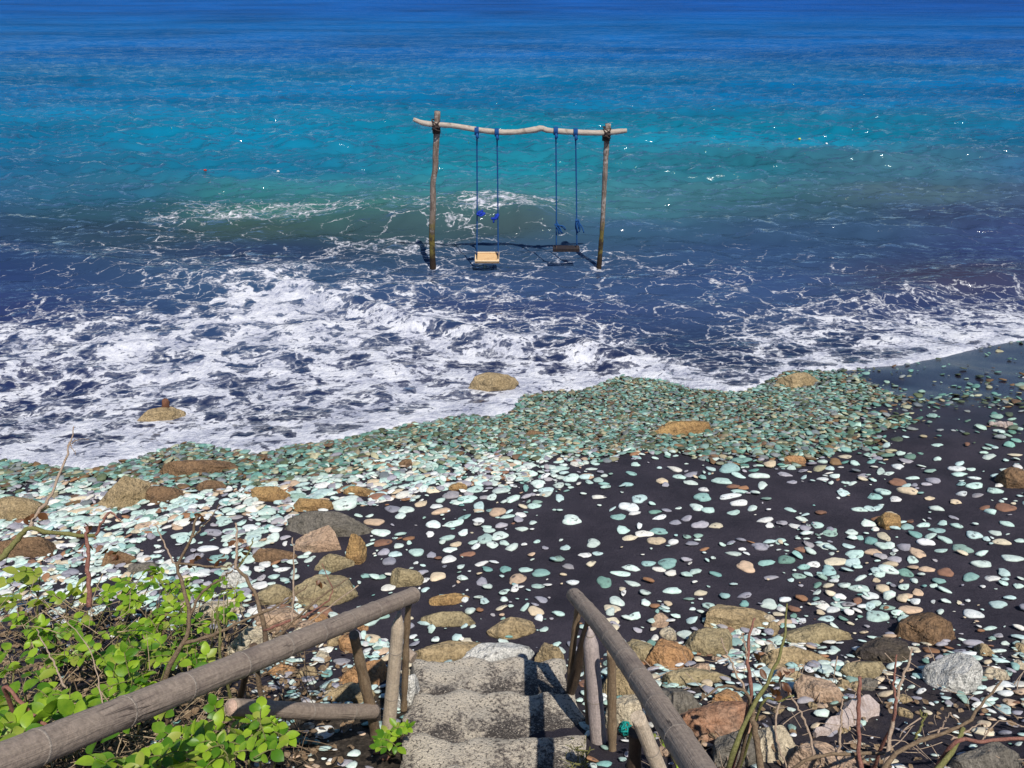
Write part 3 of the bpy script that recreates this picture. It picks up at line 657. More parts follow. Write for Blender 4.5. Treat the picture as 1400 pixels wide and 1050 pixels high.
def mat_pebble():
    t = NT('pebble_stone'); P = t.geo(); c = t.attr('col').outputs['Color']; wt = t.attr('wet').outputs['Fac']
    n1 = t.noise(P, 30, 3, .6); n2 = t.noise(P, 150, 3, .7); n3_ = t.noise(P, 17, 3, .55)
    c = t.mix(1.0, c, t.ramp(n1, [(.3, (.78, .80, .80)), (.7, (1.18, 1.16, 1.14))]), 'MULTIPLY')
    nz = t.n('ShaderNodeSeparateXYZ'); t.set(nz.inputs[0], t.geo('Normal'))
    sandy = t.math('MULTIPLY', t.ss(t.math('ADD', n3_, t.math('MULTIPLY', t.math('SUBTRACT', n2, .5), .25)), .60, .68), t.ss(nz.outputs[2], .75, .93))
    sandy = t.math('MULTIPLY', sandy, t.math('SUBTRACT', 1.0, wt))
    c = t.mix(t.math('MULTIPLY', sandy, .85), c, (.045, .043, .055))
    t.bsdf(c, t.math('SUBTRACT', .82, t.math('MULTIPLY', wt, .52)), t.bump(t.math('ADD', n2, n1), .5, .008), 1.45, .3)
    return t.m
M['pebble'] = mat_pebble()
# low pebble: lens with a lower skirt
def lens():
    rings = [(.0, 1.0, 1), (.55, .84, 6), (.93, .38, 9), (1.0, 0.0, 9), (.86, -.5, 9)]
    V = []; starts = []
    for r_, z_, n_ in rings:
        starts.append(len(V))
        for j in range(n_): V.append((r_*math.cos(2*math.pi*j/n_), r_*math.sin(2*math.pi*j/n_), z_))
    F = [(0, 1+j, 1+(j+1) % 6) for j in range(6)]
    i = j = 0; A, B = 6, 9
    while i < A or j < B:
        if j < B and (i >= A or (j+.5)/B <= (i+.5)/A): F.append((starts[1]+i % A, starts[2]+j % B, starts[2]+(j+1) % B)); j += 1
        else: F.append((starts[1]+i % A, starts[2]+j % B, starts[1]+(i+1) % A)); i += 1
    for s in (2, 3):
        for j in range(9):
            a, b, c_, d = starts[s]+j, starts[s]+(j+1) % 9, starts[s+1]+j, starts[s+1]+(j+1) % 9
            F += [(a, c_, d), (a, d, b)]
    return np.array(V), np.array(F)
LV, LF = lens()
PA = np.array([(t_[0], t_[1]) for t_ in peb]); e_ = .05
PZ = ground(PA[:, 0], PA[:, 1]); PGX = -(ground(PA[:, 0]+e_, PA[:, 1])-ground(PA[:, 0]-e_, PA[:, 1]))/(2*e_); PGY = -(ground(PA[:, 0], PA[:, 1]+e_)-ground(PA[:, 0], PA[:, 1]-e_))/(2*e_)
def peb_frame(x, y, a, b, lift, wob=.16, i=0):
    ang = rng.uniform(-.5, .5) if rng.random() < .7 else rng.uniform(0, 6.28)
    gx_, gy_ = PGX[i], PGY[i]
    n = np.array([gx_+rng.normal()*wob, gy_+rng.normal()*wob, 1.0]); n /= np.linalg.norm(n)
    tx = np.array([math.cos(ang), math.sin(ang), 0]); tx -= n*np.dot(tx, n); tx /= np.linalg.norm(tx); ty = np.cross(n, tx)
    c = min(a, b)*rng.uniform(.26, .48)
    org = np.array([x, y, PZ[i]+c*(.35 if lift else .12)+lift])
    return org, tx*a, ty*b, n*c
def peb_col(k, wt):
    c = np.array(PAL[k][rng.integers(len(PAL[k]))])*rng.uniform(.82-.25*(wt > .4), 1.12)
    c = c*(1-.30*wt); 
    if wt > .4: c = c*np.array([.86, 1.0, .92])
    return np.clip(c, 0, .85)
# apparent size decides which 300 stand alone
def app(q, i):
    d = q[1]*CP+(CAM_H-PZ[i])*SP; px = 700+FPX*q[0]/d
    vis = 0 < px < 1400 and not (px < 330 and q[1] < 3.9)
    return (q[2]*q[3])**.5/d if vis else 0
sc_ = np.array([app(q, i) for i, q in enumerate(peb)]); rank = np.argsort(-sc_); solo = set(rank[:300].tolist())
KN = {'mint': 'pale mint green', 'aqua': 'blue-green', 'white': 'chalky white', 'cream': 'cream tan', 'grey': 'lavender grey', 'olive': 'dark olive', 'rust': 'rusty red-brown'}
def zone(q):
    if q[1] < 4.6: return 'among the rocks near the stairs'
    if q[0] < -1.4: return 'between boulders and shrub on the sand'
    if q[0] > 2.2: return 'on the broad black sand beside the rocks'
    return 'on open black sand beyond the stairs'
def where(q):
    d_ = [math.hypot(q[0]-f_[0], q[1]-f_[1])-f_[2] for f_ in rock_foot[:NROCK]]; j_ = int(np.argmin(d_))
    return f'beside the {SHORT[j_]}' if d_[j_] < .42 else zone(q)
bigV, bigF = ICO[3]
sv, sf, scol, swet, off = [], [], [], [], 0
for i, q in enumerate(peb):
    x, y, a, b, k, wt = q; col = peb_col(k, wt)
    if i in solo:
        org, ex, ey, ez = peb_frame(x, y, a, b, 0.0, .08, i)
        s_ = rng.integers(1000); v = bigV*(1+.0*bigV[:, :1])
        v = np.sign(v)*np.abs(v)**.9
        th = np.arctan2(v[:, 1], v[:, 0]); rad = 1+.11*np.sin(2*th+s_)+.10*np.sin(3*th+s_*2.1)+.05*np.sin(5*th+s_*.7)
        v = v*np.stack([rad, rad, np.ones_like(rad)], 1)
        v = v+bigV*(n3(bigV, 1.6, s_)*.07)[:, None]
        V_ = v[:, :1]*ex+v[:, 1:2]*ey+v[:, 2:]*ez
        o = mesh_obj('pebble', V_, bigF, M['pebble'], attrs={'col': ('FLOAT_COLOR', np.repeat(col[None], len(V_), 0)), 'wet': ('FLOAT', np.full(len(V_), wt))})
        o.location = org
        z_ = where(q); shp = 'long narrow' if b/a < .62 else 'oval' if b/a < .84 else 'rounded'
        if a > .085: shp = 'big '+shp
        lab = f'{shp} {KN[k]} pebble {z_}'; tag(o, lab, 'pebble', f'pebbles {z_}')
    else:
        dens = wt > .35 or a < .05
        org, ex, ey, ez = peb_frame(x, y, a, b, rng.uniform(0, .022) if dens else 0.0, .22 if dens else .14, i)
        th = np.arctan2(LV[:, 1], LV[:, 0]); s_ = rng.uniform(0, 6.28); rad = 1+.12*np.sin(2*th+s_)+.13*np.sin(3*th+s_*2)+.07*np.sin(4*th+s_*5)
        v = LV*np.stack([rad, rad, np.ones_like(rad)], 1)
        sv.append(org+v[:, :1]*ex+v[:, 1:2]*ey+v[:, 2:]*ez); sf.append(LF+off); off += len(LV)
        scol.append(np.repeat(col[None], len(LV), 0)); swet.append(np.full(len(LV), wt))
sh = mesh_obj('shingle', np.concatenate(sv), np.concatenate(sf), M['pebble'], attrs={'col': ('FLOAT_COLOR', np.concatenate(scol)), 'wet': ('FLOAT', np.concatenate(swet))})
tag(sh, 'countless small blue-green and brown pebbles strewn over the black sand', 'pebbles', kind='stuff')
print('PEBBLES', len(peb), 'TRIS', len(sh.data.polygons))

# ------------------------------------------------------------------ stairs
def mat_concrete():
    t = NT('weathered_concrete'); P = t.obj()
    n1 = t.noise(P, 5, 5, .65); n2 = t.noise(P, 55, 4, .75); n3_ = t.noise(P, 110, 3, .7)
    sx = t.n('ShaderNodeSeparateXYZ'); t.set(sx.inputs[0], P)
    lip = t.ss(sx.outputs[1], -.36, -.02)                         # worn clean towards the front edge; dirt and riser shade painted at the rear
    k = t.math('ADD', t.math('MULTIPLY', n2, .75), t.math('MULTIPLY', t.math('SUBTRACT', n1, .5), .75))
    k = t.math('SUBTRACT', k, t.math('MULTIPLY', t.math('SUBTRACT', lip, .45), .22))
    c = t.ramp(k, [(.30, (.68, .60, .48)), (.37, (.54, .47, .37)), (.415, (.24, .205, .175)), (.48, (.09, .078, .07))])
    c = t.mix(t.ss(n3_, .57, .63), c, (.64, .57, .47)); c = t.mix(t.math('MULTIPLY', t.ss(t.noise(P, 85, 2, .6), .57, .63), .8), c, (.05, .045, .042))
    h = t.math('ADD', t.math('MULTIPLY', n2, 1.0), t.math('ADD', n1, t.math('MULTIPLY', n3_, .5)))
    t.bsdf(c, .9, t.bump(h, .9, .02), 1.45, .2); return t.m
M['concrete'] = mat_concrete()
def rough_box(x0, x1, y0, y1, z0, z1, seed, nx=40, ny=22, nz=8, amp=.019, rnd=.04):
    bm = bmesh.new()
    def face(f, na, nb):
        g = [[bm.verts.new(f(i/na, j/nb)) for j in range(nb+1)] for i in range(na+1)]
        for i in range(na):
            for j in range(nb): bm.faces.new((g[i][j], g[i+1][j], g[i+1][j+1], g[i][j+1]))
    L = lambda a, b, t: a+(b-a)*t
    face(lambda u, v: (L(x0, x1, u), L(y0, y1, v), z1), nx, ny)
    face(lambda u, v: (L(x0, x1, u), y1, L(z1, z0, v)), nx, nz)
    face(lambda u, v: (x1, L(y0, y1, u), L(z0, z1, v)), ny, nz)
    face(lambda u, v: (x0, L(y1, y0, u), L(z0, z1, v)), ny, nz)
    bmesh.ops.remove_doubles(bm, verts=bm.verts, dist=.001)
    bmesh.ops.recalc_face_normals(bm, faces=bm.faces)
    c = Vector(((x0+x1)/2, (y0+y1)/2, (z0+z1)/2))
    for v in bm.verts:
        p = v.co; ex = min(p.x-x0, x1-p.x); ey = y1-p.y; ez = z1-p.z
        cut = max(0, rnd-ez)/rnd*max(0, rnd-min(ex, ey))/rnd
        p.z -= cut*rnd*.45
        if ey < rnd: p.y -= cut*rnd*.4
        q = Vector((p.x*1, p.y, p.z))
        d = mnoise.noise(q*9+Vector((seed, 0, 0)))*amp+mnoise.noise(q*28)*amp*.5
        edge = mnoise.noise(Vector((p.x*6+seed*3, p.z*3, seed)))*.055*max(0, 1-ey/.2)
        side = mnoise.noise(Vector((p.y*7+seed*5, p.z*4, seed*2.)))*.04*max(0, 1-ex/.2)*(1 if p.x > c.x else -1)
        p.z += d+.20*max(0, ey)*(1 if ez < .2 else 0); p.y += edge; p.x += side
    v = np.array([x.co for x in bm.verts]); f = [tuple(q.index for q in p.verts) for p in bm.faces]; bm.free(); return v, f
STEPS = [(3.37, 1.56, -.57, .30), (3.0, 1.72, -.53, .345), (2.56, 1.94, -.50, .335), (2.27, 2.08, -.56, .34)]
while STEPS[-1][0] > .2: a = STEPS[-1]; STEPS.append((a[0]-.37, a[1]+.2, -.56+.02*math.sin(len(STEPS)*3), .35))
stairs = thing('staircase', (-.1, 3.37, float(ground(-.1, 3.5))), 'flight of rough weathered concrete steps leading down to the beach', 'stairs')
for i, (ly, lz, xa, xb) in enumerate(STEPS):
    v, f = rough_box(xa, xb, ly-.62, ly, lz-.42, lz, i+1)
    org = np.array([(xa+xb)/2, ly, lz])
    o = mesh_obj('step', v-org, f, M['concrete'], stairs); o.location = Vector(org)-stairs.location

# ------------------------------------------------------------------ bamboo and sticks
M['bam_grey'] = mat_wood('grey_bamboo', (.30, .235, .185), (.36, .285, .22), (.19, .145, .12), .6, 1.0, (22, 22, .8))
M['bam_pale'] = mat_wood('pale_bamboo', (.50, .40, .29), (.60, .50, .38), (.34, .26, .20), .4, 1.2, (30, 30, 1.2))
M['bam_lilac'] = mat_wood('bleached_bamboo', (.42, .35, .33), (.50, .42, .38), (.30, .22, .22), .4, 1.2, (30, 30, 1.2))
M['stick'] = mat_wood('brown_stick', (.22, .15, .09), (.30, .22, .14), (.08, .055, .04), .5, 1.5, (14, 14, 1.5))
M['stick_dark'] = mat_wood('dark_stick', (.075, .05, .035), (.11, .075, .05), (.03, .022, .02), .5, 1.5, (14, 14, 1.5))
M['ring'] = mat_wood('node_ring', (.40, .34, .28), (.30, .25, .20), (.12, .1, .08), .6, 5)
M['cut'] = mat_wood('cut_wood', (.62, .44, .34), (.50, .34, .26), (.30, .2, .15), .4, 3)
def pole(name, A, B, r0, r1, mat, parent, node=0.0, bend=0.0, seed=0, sides=20, jit=0.0, pointed=False, n=None):
    A = np.array(A, float); B = np.array(B, float); L = np.linalg.norm(B-A); r = np.random.default_rng(seed+50)
    n = n or max(8, int(L/.02)); z = np.linspace(0, L, n); rad = r0+(r1-r0)*z/L
    nodes = []
    if node:
        zz = r.uniform(.3, .9)*node
        while zz < L: nodes.append(zz); zz += node*r.uniform(.88, 1.12)
        for q in nodes: rad = rad*(1+.05*np.exp(-((z-q)/.012)**2)-.018*np.exp(-((z-q-.03)/.02)**2))
    if jit: rad = rad*(1+jit*(np.array([mnoise.noise(Vector((seed*3.3, q*9, 0))) for q in z])))
    if pointed: rad = rad*np.clip((L-z)/.10, .12, 1)**.6
    ph = r.uniform(0, 6.28)
    off = bend*np.sin(np.pi*z/L)+bend*.3*np.sin(2.3*np.pi*z/L+ph)
    P = np.stack([off*math.cos(ph), off*math.sin(ph), z], 1)
    v, f = tube(P, rad, sides)
    o = mesh_obj(name, v, f, mat, parent)
    for pl in o.data.polygons:
        if len(pl.vertices) > 4: pl.use_smooth = False
    o.rotation_mode = 'QUATERNION'; o.rotation_quaternion = Vector(B-A).to_track_quat('Z', 'Y')
    o.location = Vector(A)-(parent.location if parent else Vector())
    for q in nodes:
        i = int(np.argmin(abs(z-q))); rr = rad[i]
        prof = [(q-.004, rr*.985), (q-.002, rr*1.012), (q+.001, rr*1.014), (q+.004, rr*.985)]
        v2, f2 = tube([(P[i][0], P[i][1], a) for a, b in prof], [b for a, b in prof], sides, cap=False)
        mesh_obj('node_ring', v2, f2, M['ring'], o)
    return o
# left handrail
LF_ = at_depth(566, 813, 3.9); LN = at_depth(0, 1043, 1.63); LN2 = LN+(LN-LF_)*.35
hl = thing('handrail', (-.5, 2.9, float(ground(-.5, 2.9))), 'grey bamboo handrail on the shrub side of the stairs with a horizontal lower log', 'handrail', 'bamboo handrails flanking the stairs')
pole('rail', LN2, LF_, .040, .037, M['bam_grey'], hl, node=.245, bend=.015, seed=1, sides=28)
def vpost(name, px, py_top, bx, zlow, dep, r0, r1, mat, par, **k):
    T = at_depth(px, py_top, dep); B_ = at_y(bx, 900, T[1]); B_ = np.array([B_[0], T[1], zlow])
    return pole(name, B_, T, r0, r1, mat, par, **k)
def between(name, a, da, b, db, r0, r1, mat, par, **k):
    A, B_ = at_depth(*a, da), at_depth(*b, db)
    if name in ('post', 'brace'):
        d = (A-B_)/np.linalg.norm(A-B_)
        for _ in range(60):
            if A[2] < float(ground(A[0], A[1]))-.05: break
            A = A+d*.02
    return pole(name, A, B_, r0, r1, mat, par, **k)
def crack(mat):
    nt = mat.node_tree; b = [n for n in nt.nodes if n.type == 'BSDF_PRINCIPLED'][0]; src = b.inputs['Base Color'].links[0].from_socket
    tc = nt.nodes.new('ShaderNodeTexCoord'); mp = nt.nodes.new('ShaderNodeVectorMath'); mp.operation = 'MULTIPLY'; mp.inputs[1].default_value = (26, 26, 1.1); nt.links.new(tc.outputs['Object'], mp.inputs[0])
    no = nt.nodes.new('ShaderNodeTexNoise'); no.inputs['Scale'].default_value = 1.3; no.inputs['Detail'].default_value = 2; nt.links.new(mp.outputs[0], no.inputs['Vector'])
    a = nt.nodes.new('ShaderNodeMath'); a.operation = 'SUBTRACT'; a.inputs[1].default_value = .5; nt.links.new(no.outputs['Fac'], a.inputs[0])
    ab = nt.nodes.new('ShaderNodeMath'); ab.operation = 'ABSOLUTE'; nt.links.new(a.outputs[0], ab.inputs[0])
    mr = nt.nodes.new('ShaderNodeMapRange'); mr.inputs[1].default_value = .004; mr.inputs[2].default_value = .014; mr.inputs[3].default_value = .75; mr.inputs[4].default_value = 0; nt.links.new(ab.outputs[0], mr.inputs[0])
    n2 = nt.nodes.new('ShaderNodeTexNoise'); n2.inputs['Scale'].default_value = 3.0; nt.links.new(tc.outputs['Object'], n2.inputs['Vector'])
    m2 = nt.nodes.new('ShaderNodeMapRange'); m2.inputs[1].default_value = .5; m2.inputs[2].default_value = .6; nt.links.new(n2.outputs['Fac'], m2.inputs[0])
    mm = nt.nodes.new('ShaderNodeMath'); mm.operation = 'MULTIPLY'; nt.links.new(mr.outputs[0], mm.inputs[0]); nt.links.new(m2.outputs[0], mm.inputs[1])
    mx = nt.nodes.new('ShaderNodeMix'); mx.data_type = 'RGBA'; nt.links.new(mm.outputs[0], mx.inputs[0]); nt.links.new(src, mx.inputs[6]); mx.inputs[7].default_value = (.04, .03, .025, 1)
    nt.links.new(mx.outputs[2], b.inputs['Base Color'])
crack(M['bam_grey']); crack(M['bam_pale'])
between('post', (528,1032), 4.22, (546,836), 3.78, .037, .030, M['bam_pale'], hl, node=.32, seed=3, pointed=True)
between('post', (553,975), 4.35, (559,826), 3.86, .018, .016, M['stick'], hl, bend=.012, jit=.3, seed=4)
between('post', (520,1040), 4.25, (484,868), 3.50, .030, .022, M['stick'], hl, bend=.02, jit=.35, seed=5)
between('post', (330,950), 3.9, (347,885), 3.05, .016, .014, M['stick_dark'], hl, bend=.012, jit=.3, seed=25)
lg = between('lower_log', (316,967), 2.95, (512,973), 3.85, .031, .036, M['bam_grey'], hl, node=.30, bend=.008, seed=6)
between('stub', (540,882), 4.3, (566,900), 4.25, .030, .030, M['bam_grey'], hl, seed=7)
v, f = tube([(0, 0, -.002), (0, 0, .001)], [.027, .027], 20); mesh_obj('cut_face', v, f, M['cut'], lg)
# right handrail
RF = at_depth(785, 813, 3.9); RN = at_depth(946, 1050, 1.95); RN2 = RN+(RN-RF)*.5
hr = thing('handrail', (.4, 2.9, float(ground(.4, 2.9))), 'grey bamboo handrail on the rocky side of the stairs, propped by slanting poles', 'handrail', 'bamboo handrails flanking the stairs')
pole('rail', RN2, RF, .041, .036, M['bam_grey'], hr, node=.25, bend=.02, seed=8, sides=28)
between('post', (779,945), 4.3, (791,826), 3.86, .018, .017, M['stick'], hr, bend=.008, jit=.3, seed=9)
between('brace', (781,946), 4.28, (812,838), 3.75, .026, .026, M['stick_dark'], hr, bend=.006, jit=.15, seed=10)  # dark colour puts the shade on this pole into its wood
between('post', (823,1075), 4.0, (806,858), 3.62, .042, .034, M['bam_lilac'], hr, node=.36, seed=11, pointed=True)
between('post', (803,1070), 4.15, (803,900), 3.85, .018, .017, M['stick'], hr, bend=.01, jit=.3, seed=12)
between('post', (838,1075), 3.9, (836,890), 3.5, .022, .020, M['stick'], hr, bend=.012, jit=.3, seed=13)
between('post', (915,1085), 3.05, (872,980), 2.85, .030, .027, M['bam_pale'], hr, node=.3, seed=14)
between('post', (862,1085), 3.2, (868,1000), 3.0, .030, .026, M['stick_dark'], hr, bend=.01, jit=.3, seed=15)

# ------------------------------------------------------------------ swings in the sea
def mat_swing():
    t = NT('driftwood_post'); P = t.geo(); s = t.vmath('MULTIPLY', P, (9, 9, 1.2))
    n1 = t.noise(s, 5, 5, .65, .3); n2 = t.noise(P, 9, 4, .6); n4 = t.noise(P, 45, 3, .7)
    c = t.mix(t.ss(n1, .38, .62), (.30, .235, .19), (.15, .11, .085)); c = t.mix(t.ss(n2, .55, .66), c, (.42, .37, .33))
    sz_ = t.n('ShaderNodeSeparateXYZ'); t.set(sz_.inputs[0], P)
    alg = t.ss(t.math('ADD', sz_.outputs[2], t.math('MULTIPLY', t.math('SUBTRACT', n2, .5), .7)), 1.05, .55); 
    c = t.mix(alg, c, t.mix(t.ss(n2, .45, .6), (.16, .13, .035), (.045, .032, .02)))
    c = t.mix(t.ss(sz_.outputs[2], .35, .15), c, (.035, .022, .014))
    t.bsdf(c, .75, t.bump(t.math('ADD', n1, n4), .7, .015), 1.45, .3); return t.m
M['post'] = mat_swing()
M['beam'] = mat_wood('bleached_beam', (.50, .44, .37), (.38, .31, .25), (.15, .11, .08), .6, 1.6, (1, 14, 14))
M['lash'] = mat_wood('dark_lashing', (.05, .035, .03), (.08, .055, .045), sc=3)
M['rope'] = mat_wood('blue_rope', (.010, .06, .22), (.012, .09, .26), (.01, .04, .15), .5, 4)
M['rag'] = mat_wood('blue_rope_end', (.01, .03, .34), (.015, .06, .42), (.01, .02, .2), .4, 3)
M['seat'] = mat_wood('pale_seat', (.62, .42, .22), (.54, .34, .17), (.34, .2, .1), .4, 1.5, (1, 12, 12))
M['seat_rim'] = mat_wood('seat_rim', (.72, .56, .36), (.62, .44, .26), (.4, .25, .15), .3, 1.5, (1, 12, 12))
M['seat_dark'] = mat_wood('dark_seat', (.022, .018, .022), (.035, .028, .03), sc=1.5)
SY = 14.1
fr = thing('swing_frame', (0, SY, -.5), 'tall swing frame of rough driftwood trunks standing in the sea', 'swing frame')  # frame that the two swings hang from, two trunks and a crossbeam
def spx(L, Y, n, r, mat, name, par, jit=.3, seed=0, drop=None):
    P = [at_y(c, r_, Y) for c, r_ in L]
    if drop: P.append(P[-1]+np.array([drop[0], 0, drop[1]]))
    P = smooth_path(P, n); rr = np.interp(np.linspace(0, 1, n), np.linspace(0, 1, len(r)), r)
    rr = rr*(1+jit*.5*np.array([mnoise.noise(Vector((i*.35, seed, 0))) for i in range(n)]))
    v, f = tube(P, rr, 14, jit=.12, seed=seed); return part(name, v, f, mat, par)
spx([(598,152),(597,180),(595.5,210),(595,232),(592,250),(592,285),(590.5,320),(591,345),(592,366)], SY, 60, [.048, .054, .052, .049, .054, .053, .055, .058], M['post'], 'post', fr, seed=1, drop=(0, -1.3))
spx([(831.5,169),(829.5,195),(828,220),(826,260),(824,300),(821.5,335),(819,367)], SY, 60, [.049, .047, .044, .041, .041, .044, .046], M['post'], 'post', fr, seed=2, drop=(0, -1.3))
bm_ = spx([(565,163),(578,168),(592,170),(620,172),(650,177),(680,180.5),(705,180.5),(730,177.5),(740,175.5),(752,178.5),(790,181),(825,181.5),(848,179.5),(857,178.5)], SY-.085, 90, [.030, .044, .044, .042, .046, .048, .044, .052, .046, .044, .048, .046, .042, .034], M['beam'], 'crossbeam', fr, seed=3, jit=.25)
for (c, r_) in ((596, 171), (829.5, 181)):
    Q = at_y(c, r_, SY-.04); parts = []
    for k in range(5):
        dz = (k-2)*.035; tl = .06*(1 if k % 2 else -1)
        ring = [Q+np.array([.066*math.cos(t), .12*math.sin(t)-.0, dz*.7+tl*.7*math.cos(t)]) for t in np.linspace(0, 2*math.pi, 17)]
        parts.append(tube(ring, .011, 6, cap=False))
    for k in range(4):
        ring = [Q+np.array([.060*math.cos(t), .068*math.sin(t)+.04, -.07-k*.022]) for t in np.linspace(0, 2*math.pi, 17)]
        parts.append(tube(ring, .011, 6, cap=False))
    v, f = join(parts); part('lashing', v, f, M['lash'], fr)
def swing(name, label, ropes, seat_c, wpx, mat, tilt, thick, depth, ends):
    Y = SY-.085
    C = at_y(*seat_c, Y); e = thing(name, tuple(C), label, 'swing', 'swings hanging from the driftwood frame')
    hw = wpx*depth_of(C)/FPX/2
    ct_, st_ = math.cos(tilt), math.sin(tilt)
    def boxv(x0, x1, y0, y1, z0, z1):
        v = np.array([[x, y, z] for x in (x0, x1) for y in (y0, y1) for z in (z0, z1)])
        v = np.stack([v[:, 0], v[:, 1]*ct_-v[:, 2]*st_, v[:, 1]*st_+v[:, 2]*ct_], 1)+C
        return v, [(0, 1, 3, 2), (4, 6, 7, 5), (0, 4, 5, 1), (2, 3, 7, 6), (0, 2, 6, 4), (1, 5, 7, 3)]
    s = part('seat', *boxv(-hw, hw, -depth/2, depth/2, -thick/2, thick/2), mat, e, smooth=False)
    if mat is M['seat']:
        for b in ((-hw, hw, -depth/2, -depth/2+.03), (-hw, hw, depth/2-.03, depth/2), (-hw, -hw+.035, -depth/2+.03, depth/2-.03), (hw-.035, hw, -depth/2+.03, depth/2-.03)):
            v, f = boxv(b[0], b[1], b[2], b[3], thick/2-.004, thick/2+.014); o = mesh_obj('seat_edge', v-C, f, M['seat_rim'], s, smooth=False)
    for k, (tx, ty, bx) in enumerate(ropes):
        A = at_y(tx, ty, Y); B_ = at_y(bx, seat_c[1], Y)
        P = smooth_path([A, A*.5+B_*.5+np.array([.004, 0, 0]), B_+np.array([0, 0, .03])], 24)
        rp_ = part('rope', *tube(P, .0125, 7), M['rope'], e)
        kn = []
        for j in range(4):
            ring = [A+np.array([.018*j-.03, .062*math.cos(t), .062*math.sin(t)]) for t in np.linspace(0, 2*math.pi, 13)]; kn.append(tube(ring, .011, 6, cap=False))
        kn.append(tube([A+np.array([0, -.06, -.03]), A+np.array([.01, -.07, -.09]), A+np.array([0, -.02, -.13])], [.02, .03, .014], 7))
        v, f = join(kn); mesh_obj('knot', v-C, f, M['rope'], rp_)
        v, f = tube([B_+np.array([-.0, -.01, .06]), B_+np.array([0, -depth*.5*ct_, -.0-depth*.5*st_])], .011, 6); mesh_obj('rope_loop', v-C, f, M['lash'], rp_)
        # frayed rope end
        ex, ey, dx, dy, fat = ends[k]; E = at_y(ex, ey, Y-.02); rag = []
        for j in range(7):
            T_ = E+np.array([(dx+rng.normal()*2.2)/74, rng.normal()*.03, -(dy+rng.normal()*2.2)/74])
            rag.append(tube(smooth_path([E+rng.normal(size=3)*.012, (E+T_)/2+rng.normal(size=3)*.02, T_], 6), np.linspace(.012, .012*fat, 6), 6))
        v, f = join(rag); mesh_obj('rope_end', v-C, f, M['rag'] if fat > 1 else M['rope'], rp_)
swing('swing', 'swing with a pale plank seat tipped forward just above the sea', [(652,179,652), (679.5,181,681)], (666,352.5), 33, M['seat'], R(22), .035, .26, [(652.5,293,7,-3,1.5), (680,294,-7,6,1.5)])
swing('swing', 'swing with a thin dark plank seat hanging level above the sea', [(760,179,760.5), (787,181,788.5)], (774,340), 36, M['seat_dark'], R(4), .06, .16, [(760.5,305,8,14,.7), (788,300,3,16,.9)])

# ------------------------------------------------------------------ twigs and leaves
def mat_leaf(name, c1, c2):
    t = NT(name); P = t.geo(); oi = t.n('ShaderNodeObjectInfo'); n1 = t.noise(P, 22, 3, .6)
    f_ = t.math('ADD', t.math('MULTIPLY', n1, .5), t.math('MULTIPLY', oi.outputs['Random'], .5))
    c = t.mix(t.ss(f_, .25, .75), c1, c2)
    b = t.bsdf(c, .42, None, 1.45, .5, link=False)
    tr = t.n('ShaderNodeBsdfTranslucent'); t.set(tr.inputs['Color'], t.mix(1.0, c, (1.5, 1.6, .5), 'MULTIPLY'))
    mx = t.n('ShaderNodeMixShader'); mx.inputs[0].default_value = .38
    t.t.links.new(b.outputs[0], mx.inputs[1]); t.t.links.new(tr.outputs[0], mx.inputs[2]); t.t.links.new(mx.outputs[0], t.out.inputs['Surface']); return t.m
M['leaf'] = mat_leaf('green_leaf', (.08, .21, .014), (.34, .50, .04))
M['leaf_y'] = mat_leaf('yellow_green_leaf', (.26, .36, .04), (.38, .42, .08))
M['leaf_dead'] = mat_leaf('withered_leaf', (.14, .06, .03), (.22, .10, .05))
M['twig'] = mat_wood('twig_bark', (.16, .11, .07), (.24, .175, .11), (.06, .04, .03), .5, 3, (6, 6, 6))
M['twig_pale'] = mat_wood('pale_twig', (.36, .26, .19), (.44, .34, .25), (.2, .13, .09), .4, 3, (6, 6, 6))
M['twig_green'] = mat_wood('green_twig', (.15, .15, .05), (.22, .21, .08), (.08, .07, .03), .4, 3, (6, 6, 6))
M['twig_red'] = mat_wood('reddish_twig', (.22, .09, .07), (.30, .15, .11), (.10, .05, .04), .4, 3, (6, 6, 6))
M['straw'] = mat_wood('dry_straw', (.34, .25, .15), (.46, .36, .23), (.2, .14, .08), .4, 3, (6, 6, 6))
def leaf_mesh(name, mat, wr, fold, curl, seed):
    r = np.random.default_rng(seed); V = []; n = 6
    for i in range(n+1):
        t = i/n; w_ = wr*math.sin(math.pi*min(1, t*.97+.03))**.75*(1.05-.15*t)
        z = curl*(t-.35)**2; 
        V += [(-w_, t, z+fold*w_+r.normal()*.008), (0, t, z), (w_, t, z+fold*w_+r.normal()*.008)]
    F = []
    for i in range(n):
        a = i*3; F += [(a, a+1, a+4, a+3), (a+1, a+2, a+5, a+4)]
    me = bpy.data.meshes.new(name); me.from_pydata([tuple(q) for q in V], [], F); me.update()
    for p_ in me.polygons: p_.use_smooth = True
    me.materials.append(mat); return me
LEAF = {k: [leaf_mesh('leaf', M[k], wr, fo, cu, i) for i, (wr, fo, cu) in enumerate([(.33, .25, -.15), (.38, .15, -.3), (.30, .4, .1), (.36, .3, -.5)])] for k in ('leaf', 'leaf_y', 'leaf_dead')}
def add_leaf(par, kind, pos, dirv, nrm, L):
    o = bpy.data.objects.new('leaf', random.choice(LEAF[kind])); COL.objects.link(o); o.parent = par
    y = Vector(dirv).normalized(); n = Vector(nrm); n = (n-y*n.dot(y)).normalized(); x = y.cross(n)
    m = Matrix((x, y, n)).transposed().to_4x4(); 
    o.matrix_local = Matrix.Translation(Vector(pos)-par.location) @ m @ Matrix.Diagonal((L, L, L, 1)); return o
def rv(s=1.0): return rng.normal(size=3)*s
